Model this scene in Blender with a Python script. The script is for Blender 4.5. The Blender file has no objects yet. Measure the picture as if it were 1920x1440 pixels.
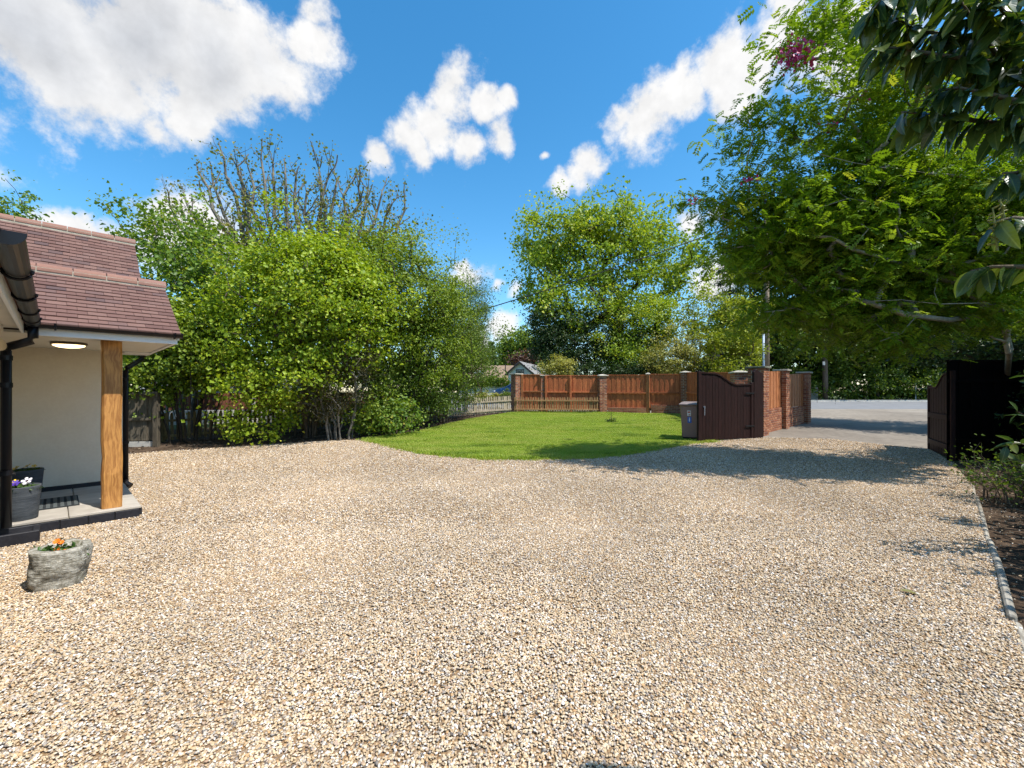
import bpy, bmesh, math
import numpy as np
from mathutils import Vector, Matrix, Euler
R = math.radians
scene = bpy.context.scene
COL = scene.collection
rng = np.random.default_rng(7)

# ------------------------------------------------------------------ camera
F, CX, HY, CAMZ = 800.0, 960.0, 735.0, 1.55        # focal length and horizon in photo pixels (1920 wide)
cam = bpy.data.cameras.new('camera'); camo = bpy.data.objects.new('camera', cam); COL.objects.link(camo)
cam.sensor_width = 36; cam.lens = F/1920*36; cam.shift_y = (HY-720)/1920; cam.clip_start = .05; cam.clip_end = 3000
camo.location = (0, 0, CAMZ); camo.rotation_euler = (R(90), 0, 0); scene.camera = camo
# ------------------------------------------------------------------ light
SUN_AZ, SUN_EL = R(118), R(60)                       # azimuth from +Y towards +X
sd = bpy.data.lights.new('sun', 'SUN'); sd.energy = 4.4; sd.angle = R(.55); sd.color = (1, .955, .88)
so = bpy.data.objects.new('sun', sd); COL.objects.link(so)
SUNV = Vector((math.sin(SUN_AZ)*math.cos(SUN_EL), math.cos(SUN_AZ)*math.cos(SUN_EL), math.sin(SUN_EL)))
so.rotation_euler = SUNV.to_track_quat('Z', 'Y').to_euler(); so.location = SUNV*40
vs = scene.view_settings; vs.view_transform = 'Standard'; vs.look = 'None'; vs.gamma = 1; vs.exposure = .6
vs.use_curve_mapping = False
cy = scene.cycles; cy.max_bounces = 4; cy.diffuse_bounces = 2; cy.glossy_bounces = 2; cy.transmission_bounces = 2
cy.transparent_max_bounces = 4; cy.caustics_reflective = False; cy.caustics_refractive = False; cy.sample_clamp_indirect = 6; cy.use_denoising = True; cy.denoiser = 'OPENIMAGEDENOISE'; cy.denoising_prefilter = 'NONE'; cy.denoising_input_passes = 'RGB_ALBEDO_NORMAL'

class NT:
    "small helper to write node graphs as expressions"
    def __init__(s, nt): s.nt = nt
    def node(s, typ, **kw):
        n = s.nt.nodes.new(typ)
        for k, v in kw.items(): setattr(n, k, v)
        return n
    def put(s, sock, v):
        if isinstance(v, bpy.types.NodeSocket): s.nt.links.new(v, sock)
        elif v is not None: sock.default_value = v
    def math(s, op, a, b=None, c=None, clamp=False):
        n = s.node('ShaderNodeMath', operation=op, use_clamp=clamp)
        for i, v in enumerate((a, b, c)):
            if v is not None: s.put(n.inputs[i], v)
        return n.outputs[0]
    def vec(s, op, a, b=None):
        n = s.node('ShaderNodeVectorMath', operation=op)
        s.put(n.inputs[0], a)
        if b is not None: s.put(n.inputs[1] if op != 'SCALE' else n.inputs['Scale'], b)
        return n.outputs['Value'] if op in ('DISTANCE', 'DOT_PRODUCT', 'LENGTH') else n.outputs[0]
    def noise(s, vecs, scale, detail=4, rough=.55, out='Fac', dist=0):
        n = s.node('ShaderNodeTexNoise'); s.put(n.inputs['Vector'], vecs); s.put(n.inputs['Scale'], scale)
        n.inputs['Detail'].default_value = detail; n.inputs['Roughness'].default_value = rough; n.inputs['Distortion'].default_value = dist
        return n.outputs[out]
    def ramp(s, fac, stops, interp='LINEAR'):
        n = s.node('ShaderNodeValToRGB'); cr = n.color_ramp; cr.interpolation = interp
        while len(cr.elements) < len(stops): cr.elements.new(.5)
        for e, (p, c) in zip(cr.elements, stops): e.position = p; e.color = (*c, 1)
        s.put(n.inputs[0], fac); return n.outputs[0]
    def mix(s, fac, a, b, blend='MIX'):
        n = s.node('ShaderNodeMix', data_type='RGBA', blend_type=blend)
        s.put(n.inputs[0], fac)
        for i, v in ((6, a), (7, b)):
            s.put(n.inputs[i], (*v, 1) if isinstance(v, tuple) and len(v) == 3 else v)
        return n.outputs[2]
    def mapr(s, v, a, b, c=0., d=1., smooth=True):
        n = s.node('ShaderNodeMapRange', interpolation_type='SMOOTHSTEP' if smooth else 'LINEAR')
        for i, q in enumerate((v, a, b, c, d)): s.put(n.inputs[i], q)
        return n.outputs[0]

def sky_dir(px, py):
    v = Vector(((px-CX)/F, 1, (HY-py)/F)); l = v.length
    return v/l, 1/l**1.5
W = bpy.data.worlds.new('World'); scene.world = W; W.use_nodes = True
wt = W.node_tree; wt.nodes.clear(); T = NT(wt)
sky = T.node('ShaderNodeTexSky'); sky.sky_type = 'NISHITA'; sky.sun_disc = False
sky.sun_elevation = SUN_EL; sky.sun_rotation = SUN_AZ; sky.altitude = 60; sky.air_density = 1.0; sky.dust_density = .35; sky.ozone_density = 2.2
hs = T.node('ShaderNodeHueSaturation'); hs.inputs['Saturation'].default_value = 1.33; hs.inputs['Value'].default_value = 1.06; hs.inputs['Hue'].default_value = .49
wt.links.new(sky.outputs[0], hs.inputs['Color'])
dirv = T.node('ShaderNodeTexCoord').outputs['Generated']
warpc = T.noise(dirv, 5.0, 3, .6, 'Color')
wv = T.vec('SCALE', T.vec('SUBTRACT', warpc, (.5, .5, .5)), .13)
wdir = T.vec('ADD', dirv, wv)
CLOUDS = [(60, 40, 250), (250, 50, 210), (390, 110, 165), (230, 150, 130), (500, 95, 110), (575, 60, 75), (585, 0, 55), (290, 215, 75), (360, 190, 80),
          (855, 185, 62), (825, 245, 66), (775, 282, 50), (880, 285, 52), (945, 268, 46), (925, 215, 40), (955, 190, 26),
          (1215, 215, 82), (1170, 235, 45), (1270, 170, 62), (1340, 110, 68), (1385, 150, 75), (1445, 80, 66), (1455, 35, 48), (1580, 90, 120), (1700, 30, 120),
          (1110, 322, 42), (1075, 345, 30), (885, 510, 32), (970, 540, 26), (930, 528, 18), (955, 612, 42), (905, 640, 40), (710, 310, 26), (860, 345, 18),
          (150, 440, 60), (215, 445, 40), (370, 425, 90), (300, 480, 80), (1290, 430, 52), (1330, 410, 30), (1335, 520, 60), (1040, 300, 16), (1325, 255, 14)]
m = None; mt = None
for (px, py, r) in CLOUDS:
    d, k = sky_dir(px, py); rr = r/F*k*(1.12 if r > 100 else 1.03)
    dd = T.vec('DISTANCE', wdir, tuple(d))
    a = T.math('MULTIPLY_ADD', dd, -1/rr, 1.0)
    m = a if m is None else T.math('MAXIMUM', m, a)
    if r > 105: b = T.math('SUBTRACT', rr, dd); mt = b if mt is None else T.math('MAXIMUM', mt, b)
# away from the view the same kind of sky goes on: scattered cumulus
sep = T.node('ShaderNodeSeparateXYZ'); wt.links.new(dirv, sep.inputs[0])
gen = T.math('MULTIPLY_ADD', T.noise(dirv, 3.2, 2, .5), 5.0, -2.9)
away = T.mapr(sep.outputs['Y'], .45, .2, -2.5, 0.)
gen = T.math('MINIMUM', T.math('ADD', gen, away), .8)
gen = T.math('ADD', gen, T.mapr(sep.outputs['Z'], -.02, .12, -3, 0))
m = T.math('MAXIMUM', m, gen); mt = T.math('MAXIMUM', mt, T.math('MULTIPLY', gen, .12))
m = T.math('MAXIMUM', m, -1.0)
def fbm(v, det): return T.math('SUBTRACT', T.noise(v, 8.5, det, .66), .5)
n1 = fbm(dirv, 7)
off = T.vec('ADD', dirv, tuple(SUNV*.035))
n2 = fbm(off, 4)
dens = T.math('MULTIPLY_ADD', n1, 2.6, m)
alpha = T.mapr(dens, -.06, .60)
lit = T.math('MULTIPLY_ADD', T.math('SUBTRACT', n1, n2), .5, .96)
grey = T.mapr(mt, .02, .22, 0., .42)
# a long way in, the thick cloud is seen from its shaded underside
val = T.math('MINIMUM', T.math('SUBTRACT', lit, grey), 1.05)
ccol = T.mix(T.math('MULTIPLY', grey, 2.2, clamp=True), (1.0, .985, .965), (.93, .975, 1.06))
cc = T.vec('SCALE', ccol, T.math('MULTIPLY', val, 4.5))
mixc = T.mix(T.math('MULTIPLY', alpha, .96), hs.outputs[0], cc)
bg = T.node('ShaderNodeBackground'); wt.links.new(mixc, bg.inputs['Color']); bg.inputs['Strength'].default_value = .15
wo = T.node('ShaderNodeOutputWorld'); wt.links.new(bg.outputs[0], wo.inputs['Surface'])

# ------------------------------------------------------------------ materials
def new_mat(name):
    M = bpy.data.materials.new(name); M.use_nodes = True; M.node_tree.nodes.clear(); return M, NT(M.node_tree)
def finish(M, T, shader):
    o = T.node('ShaderNodeOutputMaterial'); M.node_tree.links.new(shader, o.inputs['Surface']); return M
def princ(T, col, rough=.7, spec=.4, bump=None, bstr=.3, bdist=.01, metal=0.):
    p = T.node('ShaderNodeBsdfPrincipled')
    T.put(p.inputs['Base Color'], (*col, 1) if isinstance(col, tuple) else col)
    T.put(p.inputs['Roughness'], rough); p.inputs['Specular IOR Level'].default_value = spec; p.inputs['Metallic'].default_value = metal
    if bump is not None:
        b = T.node('ShaderNodeBump'); b.inputs['Strength'].default_value = bstr; b.inputs['Distance'].default_value = bdist
        T.put(b.inputs['Height'], bump); T.nt.links.new(b.outputs[0], p.inputs['Normal'])
    return p
def coord(T, kind='Object', scale=None):
    c = T.node('ShaderNodeTexCoord').outputs[kind]
    if scale: c = T.vec('MULTIPLY', c, scale)
    return c
def wcoord(T):
    return T.node('ShaderNodeNewGeometry').outputs['Position']
def rnd(T): return T.node('ShaderNodeObjectInfo').outputs['Random']

def mat_plain(name, c1, c2, scale=6, rough=.7, spec=.35, bstr=.2, bdist=.006, stretch=None, per_obj=0., detail=5):
    "two-tone noise with bump, optional variation from object to object"
    M, T = new_mat(name)
    v = wcoord(T) if stretch is None else coord(T, 'Object', stretch)
    n = T.noise(v, scale, detail, .6); big = T.noise(v, scale*.17, 3, .5)
    f = T.mapr(T.math('MULTIPLY_ADD', big, .6, T.math('MULTIPLY', n, .6)), .38, .85)
    col = T.mix(f, c1, c2)
    if per_obj:
        k = T.math('MULTIPLY_ADD', rnd(T), per_obj, 1-per_obj/2)
        col = T.vec('SCALE', col, k)
    return finish(M, T, princ(T, col, rough, spec, n, bstr, bdist).outputs[0])

def mat_wood(name, c1, c2, axis=2, scale=9, rough=.65, per_obj=.25, knots=True, spec=.3, bstr=.35):
    M, T = new_mat(name)
    st = [14., 14., 14.]; st[axis] = .9
    v0 = T.vec('ADD', coord(T), T.vec('SCALE', T.node('ShaderNodeCombineXYZ').outputs[0], 0.))
    r = rnd(T); cmb = T.node('ShaderNodeCombineXYZ')
    for i in range(3): T.put(cmb.inputs[i], T.math('MULTIPLY', r, 17.3+i*5))
    v0 = T.vec('ADD', coord(T), cmb.outputs[0])
    warp = T.vec('SCALE', T.vec('SUBTRACT', T.noise(v0, 3, 2, .5, 'Color'), (.5, .5, .5)), .10)
    v = T.vec('MULTIPLY', T.vec('ADD', v0, warp), tuple(st))
    n = T.noise(v, scale*.35, 7, .62)
    f = T.mapr(n, .34, .66)
    if knots:
        kn = T.node('ShaderNodeTexVoronoi'); T.put(kn.inputs['Vector'], T.vec('MULTIPLY', v0, tuple(3.2 if i != axis else 1.5 for i in range(3)))); kn.inputs['Scale'].default_value = 1.6
        f = T.math('MULTIPLY', f, T.mapr(kn.outputs['Distance'], .06, .22, .25, 1.))
    col = T.mix(f, c2, c1)
    if per_obj: col = T.vec('SCALE', col, T.math('MULTIPLY_ADD', r, per_obj, 1-per_obj/2))
    return finish(M, T, princ(T, col, rough, spec, n, bstr, .004).outputs[0])

def mat_pieces(name, stops, rough=.8, spec=.3, scale=60, bstr=.4, bdist=.003, blotch=.35):
    "one colour per piece picked from a ramp, with grain"
    M, T = new_mat(name); v = wcoord(T)
    col = T.ramp(rnd(T), stops)
    n = T.noise(v, scale, 5, .65); b = T.noise(v, scale*.12, 3, .6)
    k = T.math('ADD', T.math('MULTIPLY', n, blotch), T.math('MULTIPLY_ADD', b, blotch, 1-blotch))
    if name == 'gravel_stone': k = T.math('MULTIPLY', k, T.mapr(T.noise(v, .55, 4, .6), .3, .7, .86, 1.12))
    return finish(M, T, princ(T, T.vec('SCALE', col, k), rough, spec, n, bstr, bdist).outputs[0])

def mat_leaf(name, stops, trans=.42, tint=(1.15, 1.1, .45), gloss=.35, rough=.45):
    "leaf colour per leaf from the attribute tone; light passes through"
    M, T = new_mat(name)
    at = T.node('ShaderNodeAttribute'); at.attribute_name = 'tone'
    col = T.ramp(at.outputs['Fac'], stops)
    if name == 'grass_blade':
        b = T.noise(T.vec('MULTIPLY', wcoord(T), (.55, 1.6, 1.)), 1.1, 6, .7); col = T.mix(T.mapr(b, .45, .60, 0., .75), col, (.42, .46, .10)); col = T.mix(T.mapr(b, .46, .34, 0., .55), col, (.07, .14, .012))
    p = princ(T, col, rough, gloss)
    tr = T.node('ShaderNodeBsdfTranslucent'); T.put(tr.inputs['Color'], T.mix(1., col, tint, 'MULTIPLY'))
    mx = T.node('ShaderNodeMixShader'); mx.inputs[0].default_value = trans
    M.node_tree.links.new(p.outputs[0], mx.inputs[1]); M.node_tree.links.new(tr.outputs[0], mx.inputs[2])
    return finish(M, T, mx.outputs[0])

def mat_bark(name, c1, c2, scale=9):
    M, T = new_mat(name); v = T.vec('MULTIPLY', wcoord(T), (1, 1, .3))
    n = T.noise(v, scale*2.5, 6, .65); f = T.mapr(T.math('MULTIPLY_ADD', T.noise(wcoord(T), 2.3, 3), .5, T.math('MULTIPLY', n, .5)), .35, .65)
    return finish(M, T, princ(T, T.mix(f, c1, c2), .9, .15, n, .7, .02).outputs[0])

M_CREAM = mat_plain('cream_render', (.74, .65, .515), (.80, .715, .58), 30, .9, .15, .25, .002)
M_WHITE = mat_plain('white_upvc', (.74, .74, .74), (.80, .80, .80), 3, .4, .4, 0)
M_SOFFIT = mat_plain('soffit_board', (.62, .58, .50), (.70, .66, .58), 4, .6, .3, .05)
M_BLACK = mat_plain('black_plastic', (.004, .004, .006), (.007, .007, .010), 12, .38, .3, .03)
M_BLACKB = mat_plain('black_masonry_paint', (.012, .012, .016), (.024, .024, .03), 30, .55, .35, .4, .004)
M_OAK = mat_wood('oiled_oak', (.54, .265, .075), (.30, .125, .032), 2, 10, .5, 0, True, .35)
M_TILE = mat_pieces('clay_tile', [(0, (.125, .068, .057)), (.3, (.16, .088, .072)), (.65, (.185, .107, .087)), (.9, (.145, .087, .076)), (1, (.10, .065, .062))], .85, .2, 40)
M_RIDGE = mat_pieces('clay_ridge', [(0, (.235, .125, .095)), (.6, (.27, .145, .108)), (1, (.21, .12, .10))], .85, .2, 25)
M_MORTAR = mat_plain('mortar', (.33, .29, .22), (.46, .41, .33), 40, .95, .1, .5, .006)
M_BRICK = mat_pieces('red_brick', [(0, (.20, .075, .045)), (.3, (.30, .125, .07)), (.6, (.37, .17, .095)), (.85, (.27, .10, .06)), (1, (.16, .07, .055))], .9, .15, 70)
M_COPING = mat_plain('coping_stone', (.34, .31, .25), (.50, .47, .40), 18, .95, .1, .5, .008)
M_COPINGD = mat_plain('mossy_coping', (.10, .115, .09), (.22, .22, .18), 14, .95, .1, .5, .008)
M_SLAB = mat_plain('sandstone_slab', (.33, .295, .25), (.47, .43, .37), 7, .75, .25, .3, .004, per_obj=.16)
M_RED = mat_wood('red_fence_stain', (.52, .165, .058), (.30, .08, .03), 2, 8, .7, .42, True)
M_BROWNF = mat_wood('brown_fence_stain', (.22, .085, .045), (.11, .04, .022), 2, 8, .8, .3, True)
M_REDP = mat_wood('orange_fence_board', (.47, .19, .075), (.26, .085, .03), 2, 8, .65, .3, True)
M_PICKET = mat_wood('weathered_picket', (.47, .40, .29), (.27, .22, .15), 2, 8, .85, .35, False)
M_PICKETG = mat_wood('algae_picket', (.24, .19, .085), (.12, .095, .04), 2, 8, .9, .35, False)
M_OLD = mat_wood('old_grey_board', (.15, .125, .09), (.07, .058, .04), 2, 8, .9, .4, False)
M_OLDP = mat_wood('pale_grey_board', (.55, .55, .54), (.40, .40, .40), 2, 8, .85, .2, False)
M_CONC = mat_plain('concrete', (.44, .42, .38), (.58, .56, .51), 14, .9, .15, .3, .004)
M_GATE = mat_wood('dark_gate_stain', (.027, .0105, .0095), (.015, .006, .0055), 2, 8, .6, .25, False, .2, .25)
M_DARKF = mat_wood('black_brown_fence', (.007, .005, .005), (.004, .003, .003), 2, 8, .85, .3, False, .08)
M_EDGE = mat_wood('weathered_edging', (.40, .37, .31), (.20, .175, .14), 0, 8, .9, .3, False)
M_BIN = mat_plain('brown_bin_plastic', (.27, .15, .12), (.30, .17, .14), 9, .5, .4, .1)
M_BINL = mat_plain('bin_lid_plastic', (.19, .14, .135), (.24, .19, .185), 9, .45, .4, .1)
M_RUBBER = mat_plain('rubber', (.012, .012, .012), (.022, .022, .022), 20, .8, .2, .1)
M_STW = mat_plain('sticker_white', (.75, .72, .70), (.8, .78, .76), 5, .5)
M_STR = mat_plain('sticker_red', (.55, .10, .06), (.6, .13, .08), 5, .5)
M_STB = mat_plain('sticker_blue', (.04, .12, .45), (.05, .14, .5), 5, .5)
M_POTG = mat_plain('ribbed_grey_pot', (.035, .042, .05), (.105, .115, .125), 26, .75, .3, .8, .006, stretch=(.6, .6, 7.))
M_POTD = mat_plain('slate_blue_pot', (.035, .045, .058), (.065, .078, .092), 26, .7, .3, .7, .005, stretch=(.6, .6, 7.))
M_MAT = mat_plain('doormat_fibre', (.022, .026, .028), (.04, .044, .046), 90, .95, .1, .8, .004)
M_MATS = mat_plain('doormat_strip', (.07, .08, .08), (.09, .10, .10), 90, .7, .3, .4, .002)
M_SOIL = mat_plain('soil', (.055, .036, .024), (.135, .095, .066), 22, .98, .05, 1.0, .05)
M_COMPOST = mat_plain('compost', (.02, .014, .01), (.04, .03, .022), 60, .98, .05, .8, .01)
M_METAL = mat_plain('galvanised_steel', (.35, .38, .42), (.42, .45, .49), 9, .4, .5, .05)
M_BLUEP = mat_plain('blue_grey_conduit', (.23, .33, .46), (.30, .40, .53), 7, .4, .5, .05)
M_POLE = mat_wood('telegraph_pole', (.33, .26, .19), (.19, .145, .10), 2, 6, .9, 0, False)
M_POLED = mat_wood('dark_pole', (.15, .125, .105), (.08, .066, .055), 2, 6, .9, 0, False)
M_CABLE = mat_plain('black_cable', (.012, .012, .014), (.02, .02, .02), 3, .5)
M_CARB = mat_plain('blue_car_paint', (.045, .12, .26), (.05, .13, .28), 1, .22, .6, 0)
M_GLASSD = mat_plain('dark_glass', (.03, .055, .075), (.05, .08, .10), 1, .06, .9, 0)
M_HWHITE = mat_plain('white_house_render', (.74, .73, .71), (.80, .79, .77), 3, .9, .1, .1)
M_ROOFG = mat_plain('grey_roof_tiles', (.20, .19, .185), (.27, .26, .25), 7, .9, .15, .6, .03)
M_ROOFB = mat_plain('brown_roof_tiles', (.20, .14, .095), (.31, .225, .16), 7, .95, .1, .7, .04)
M_BARGE = mat_plain('dark_bargeboard', (.04, .03, .028), (.05, .04, .035), 4, .6)
M_DRIVE = None; M_ROAD = None

def mat_ground(name, stops, scale, rough=.95, bstr=.5, bdist=.02, vor=0):
    M, T = new_mat(name); v = wcoord(T)
    n = T.noise(v, scale, 6, .65); b = T.noise(v, scale*.05, 4, .6)
    f = T.math('MULTIPLY_ADD', b, .7, T.math('MULTIPLY_ADD', n, .5, -.1))
    if vor:
        q = T.node('ShaderNodeTexVoronoi'); T.put(q.inputs['Vector'], v); q.inputs['Scale'].default_value = vor
        sp = T.node('ShaderNodeSeparateXYZ'); T.nt.links.new(q.outputs['Color'], sp.inputs[0])
        f = T.math('MULTIPLY_ADD', sp.outputs[0], .9, T.math('MULTIPLY', b, .15)); n = T.math('SUBTRACT', 1., q.outputs['Distance'])
    return finish(M, T, princ(T, T.ramp(f, stops), rough, .15, n, bstr, bdist).outputs[0])
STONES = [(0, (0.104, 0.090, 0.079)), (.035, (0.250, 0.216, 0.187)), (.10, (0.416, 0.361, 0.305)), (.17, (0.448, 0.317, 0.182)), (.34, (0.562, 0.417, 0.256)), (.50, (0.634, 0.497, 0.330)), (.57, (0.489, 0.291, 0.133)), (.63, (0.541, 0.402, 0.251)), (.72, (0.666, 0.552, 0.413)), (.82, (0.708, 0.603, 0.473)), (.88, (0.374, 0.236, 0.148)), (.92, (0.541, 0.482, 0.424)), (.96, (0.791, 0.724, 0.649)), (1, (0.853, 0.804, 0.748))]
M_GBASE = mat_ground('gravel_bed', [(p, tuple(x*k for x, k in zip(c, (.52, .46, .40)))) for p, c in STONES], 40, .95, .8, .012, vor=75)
M_GSTONE = mat_pieces('gravel_stone', STONES, .8, .25, 160, .3, .002, .25)
M_DRIVE = mat_ground('worn_concrete_drive', [(.25, (.13, .112, .092)), (.5, (.23, .20, .165)), (.75, (.34, .30, .25))], 5, .95, .6, .015)
M_ROAD = mat_ground('road_asphalt', [(.25, (.16, .165, .175)), (.7, (.235, .24, .25))], 30, .9, .3, .006)
M_LINE = mat_plain('road_paint', (.62, .62, .60), (.75, .75, .73), 8, .7)
M_TURF = mat_ground('turf', [(.25, (.15, .20, .025)), (.5, (.22, .28, .035)), (.75, (.32, .34, .07))], 14, .95, .8, .03)
M_FIELD = mat_ground('rough_grass', [(.25, (.05, .07, .02)), (.7, (.10, .12, .04))], 6, .95, .6, .05)
M_BLADE = mat_leaf('grass_blade', [(0, (0.185, 0.299, 0.023)), (.45, (0.296, 0.426, 0.035)), (.8, (0.438, 0.516, 0.065)), (1, (0.550, 0.544, 0.163))], .35, (1.1, 1.1, .5), .3, .5)

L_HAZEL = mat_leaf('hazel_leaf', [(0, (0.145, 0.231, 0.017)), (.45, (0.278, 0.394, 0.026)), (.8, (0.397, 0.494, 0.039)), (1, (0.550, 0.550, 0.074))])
L_HAZEL2 = mat_leaf('deep_hazel_leaf', [(0, (0.112, 0.182, 0.019)), (.45, (0.202, 0.292, 0.029)), (.8, (0.286, 0.369, 0.042)), (1, (0.381, 0.440, 0.074))])  # darker green leaf tone that sets these hazels apart from the big one
L_SYC = mat_leaf('sycamore_leaf', [(0, (0.095, 0.179, 0.032)), (.5, (0.171, 0.283, 0.041)), (.85, (0.285, 0.376, 0.050)), (1, (0.476, 0.418, 0.079))])
L_POLL = mat_leaf('young_maple_leaf', [(0, (0.115, 0.142, 0.022)), (.5, (0.203, 0.223, 0.030)), (.85, (0.284, 0.257, 0.047)), (1, (0.324, 0.203, 0.068))])
L_HOLLY = mat_leaf('privet_leaf', [(0, (0.061, 0.111, 0.015)), (.5, (0.120, 0.193, 0.022)), (.85, (0.196, 0.273, 0.037)), (1, (0.330, 0.365, 0.089))], .3)
L_WILLOW = mat_leaf('willow_leaf', [(0, (0.077, 0.132, 0.040)), (.5, (0.126, 0.201, 0.060)), (1, (0.207, 0.299, 0.104))], .35)
L_BROWN = mat_leaf('dry_shrub_leaf', [(0, (.055, .055, .018)), (.5, (.095, .085, .030)), (1, (.15, .13, .055))], .3)
L_OAK = mat_leaf('oak_leaf', [(0, (0.148, 0.238, 0.022)), (.5, (0.283, 0.398, 0.034)), (.85, (0.430, 0.509, 0.047)), (1, (0.550, 0.550, 0.083))])
L_DARK = mat_leaf('evergreen_leaf', [(0, (0.016, 0.039, 0.010)), (.5, (0.034, 0.069, 0.015)), (.85, (0.063, 0.109, 0.021)), (1, (0.103, 0.149, 0.034))], .25)
L_GOLD = mat_leaf('golden_leaf', [(0, (0.184, 0.207, 0.029)), (.5, (0.368, 0.356, 0.069)), (1, (0.550, 0.529, 0.196))], .35)
L_LIME = mat_leaf('lime_leaf', [(0, (0.190, 0.266, 0.022)), (.5, (0.323, 0.390, 0.030)), (1, (0.495, 0.514, 0.055))])
L_LARCH = mat_leaf('larch_needle', [(0, (0.039, 0.075, 0.034)), (.5, (0.072, 0.117, 0.052)), (1, (0.117, 0.163, 0.078))], .3)
L_WOOD = mat_leaf('woodland_leaf', [(0, (0.047, 0.092, 0.014)), (.5, (0.090, 0.156, 0.019)), (.85, (0.155, 0.230, 0.027)), (1, (0.248, 0.297, 0.047))])
L_ROB = mat_leaf('pinnate_leaflet', [(0, (0.097, 0.186, 0.011)), (.5, (0.180, 0.294, 0.019)), (.85, (0.264, 0.380, 0.028)), (1, (0.345, 0.390, 0.051))], .45)
L_COPPER = mat_leaf('copper_leaf', [(0, (.06, .025, .02)), (.5, (.10, .045, .03)), (1, (.15, .08, .05))], .3)
L_FAR = mat_leaf('far_leaf', [(0, (0.122, 0.194, 0.026)), (.5, (0.195, 0.284, 0.039)), (1, (0.309, 0.389, 0.065))])
L_PLANT = mat_leaf('plant_leaf', [(0, (.03, .07, .012)), (.5, (.055, .115, .02)), (1, (.09, .16, .03))], .3)
def mat_flat(name, col, rough=.5): return mat_plain(name, tuple(x*.9 for x in col), col, 20, rough, .3, .05)
M_PETY = mat_flat('yellow_petal', (.75, .48, .02)); M_PETV = mat_flat('violet_petal', (.07, .03, .30)); M_PETW = mat_flat('white_petal', (.8, .79, .82))
M_PETO = mat_flat('orange_petal', (.80, .19, .015)); M_PETM = mat_flat('magenta_petal', (.36, .025, .14)); M_PETD = mat_flat('dark_petal_eye', (.03, .008, .012))
def mat_laurel():
    M, T = new_mat('laurel_leaf'); r = rnd(T)
    c = coord(T); sp = T.node('ShaderNodeSeparateXYZ'); M.node_tree.links.new(c, sp.inputs[0])
    vein = T.math('ABSOLUTE', sp.outputs['Y'])
    rib = T.mapr(vein, .0008, .0022, .8, 0.)
    w = T.math('SINE', T.math('MULTIPLY', T.math('SUBTRACT', sp.outputs['X'], T.math('MULTIPLY', vein, .8)), 520.))
    base = T.ramp(r, [(0, (.022, .055, .020)), (.45, (.038, .082, .026)), (.8, (.068, .112, .024)), (1, (.12, .145, .024))])
    col = T.mix(T.math('ADD', rib, T.mapr(w, .75, 1., 0., .18)), base, (.13, .18, .06))
    p = princ(T, col, .30, .55, w, .12, .0008)
    tr = T.node('ShaderNodeBsdfTranslucent'); T.put(tr.inputs['Color'], T.mix(1., col, (1.4, 1.3, .3), 'MULTIPLY'))
    mx = T.node('ShaderNodeMixShader'); mx.inputs[0].default_value = .34
    M.node_tree.links.new(p.outputs[0], mx.inputs[1]); M.node_tree.links.new(tr.outputs[0], mx.inputs[2])
    return finish(M, T, mx.outputs[0])
L_LAUREL = mat_laurel()
B_GREY = mat_bark('grey_bark', (.10, .09, .075), (.24, .22, .19)); B_DARK = mat_bark('dark_bark', (.03, .025, .02), (.085, .07, .055))
B_BROWN = mat_bark('brown_bark', (.065, .05, .035), (.16, .125, .09)); B_PALE = mat_bark('pale_twig_bark', (.19, .17, .13), (.36, .33, .27))
def mat_lamp():
    M, T = new_mat('lit_diffuser'); e = T.node('ShaderNodeEmission'); e.inputs['Color'].default_value = (1, .74, .38, 1); e.inputs['Strength'].default_value = 3.2
    return finish(M, T, e.outputs[0])
M_LIT = mat_lamp()

# ------------------------------------------------------------------ geometry helpers
def link(o, parent=None):
    COL.objects.link(o)
    if parent is not None: o.parent = parent
    return o
def thing(name, label, cat, loc=(0, 0, 0), rz=0., group=None):
    o = bpy.data.objects.new(name, None); o.location = loc; o.rotation_euler = (0, 0, rz); o.empty_display_size = .2
    o['label'] = label; o['category'] = cat
    if group: o['group'] = group
    return link(o)
def part(name, me, mat, parent, loc=(0, 0, 0), rot=(0, 0, 0), scale=(1, 1, 1), label=None):
    if mat is not None and not me.materials: me.materials.append(mat)
    o = bpy.data.objects.new(name, me); o.location = loc; o.rotation_euler = rot; o.scale = scale
    if label: o['label'] = label
    return link(o, parent)
def tag(o, label, cat, group=None, kind=None):
    if label: o['label'] = label
    if cat: o['category'] = cat
    if group: o['group'] = group
    if kind: o['kind'] = kind
    return o
def fast_mesh(name, V, Fc, tone=None, smooth=False):
    V = np.asarray(V, np.float32); Fc = np.asarray(Fc, np.int32); k = Fc.shape[1]
    me = bpy.data.meshes.new(name)
    me.vertices.add(len(V)); me.vertices.foreach_set('co', V.ravel())
    me.loops.add(Fc.size); me.loops.foreach_set('vertex_index', Fc.ravel())
    me.polygons.add(len(Fc)); me.polygons.foreach_set('loop_start', np.arange(0, Fc.size, k, dtype=np.int32))
    if smooth: me.polygons.foreach_set('use_smooth', np.ones(len(Fc), bool))
    me.update(calc_edges=True)
    if tone is not None:
        a = me.attributes.new('tone', 'FLOAT', 'FACE'); a.data.foreach_set('value', np.asarray(tone, np.float32))
    return me
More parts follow.
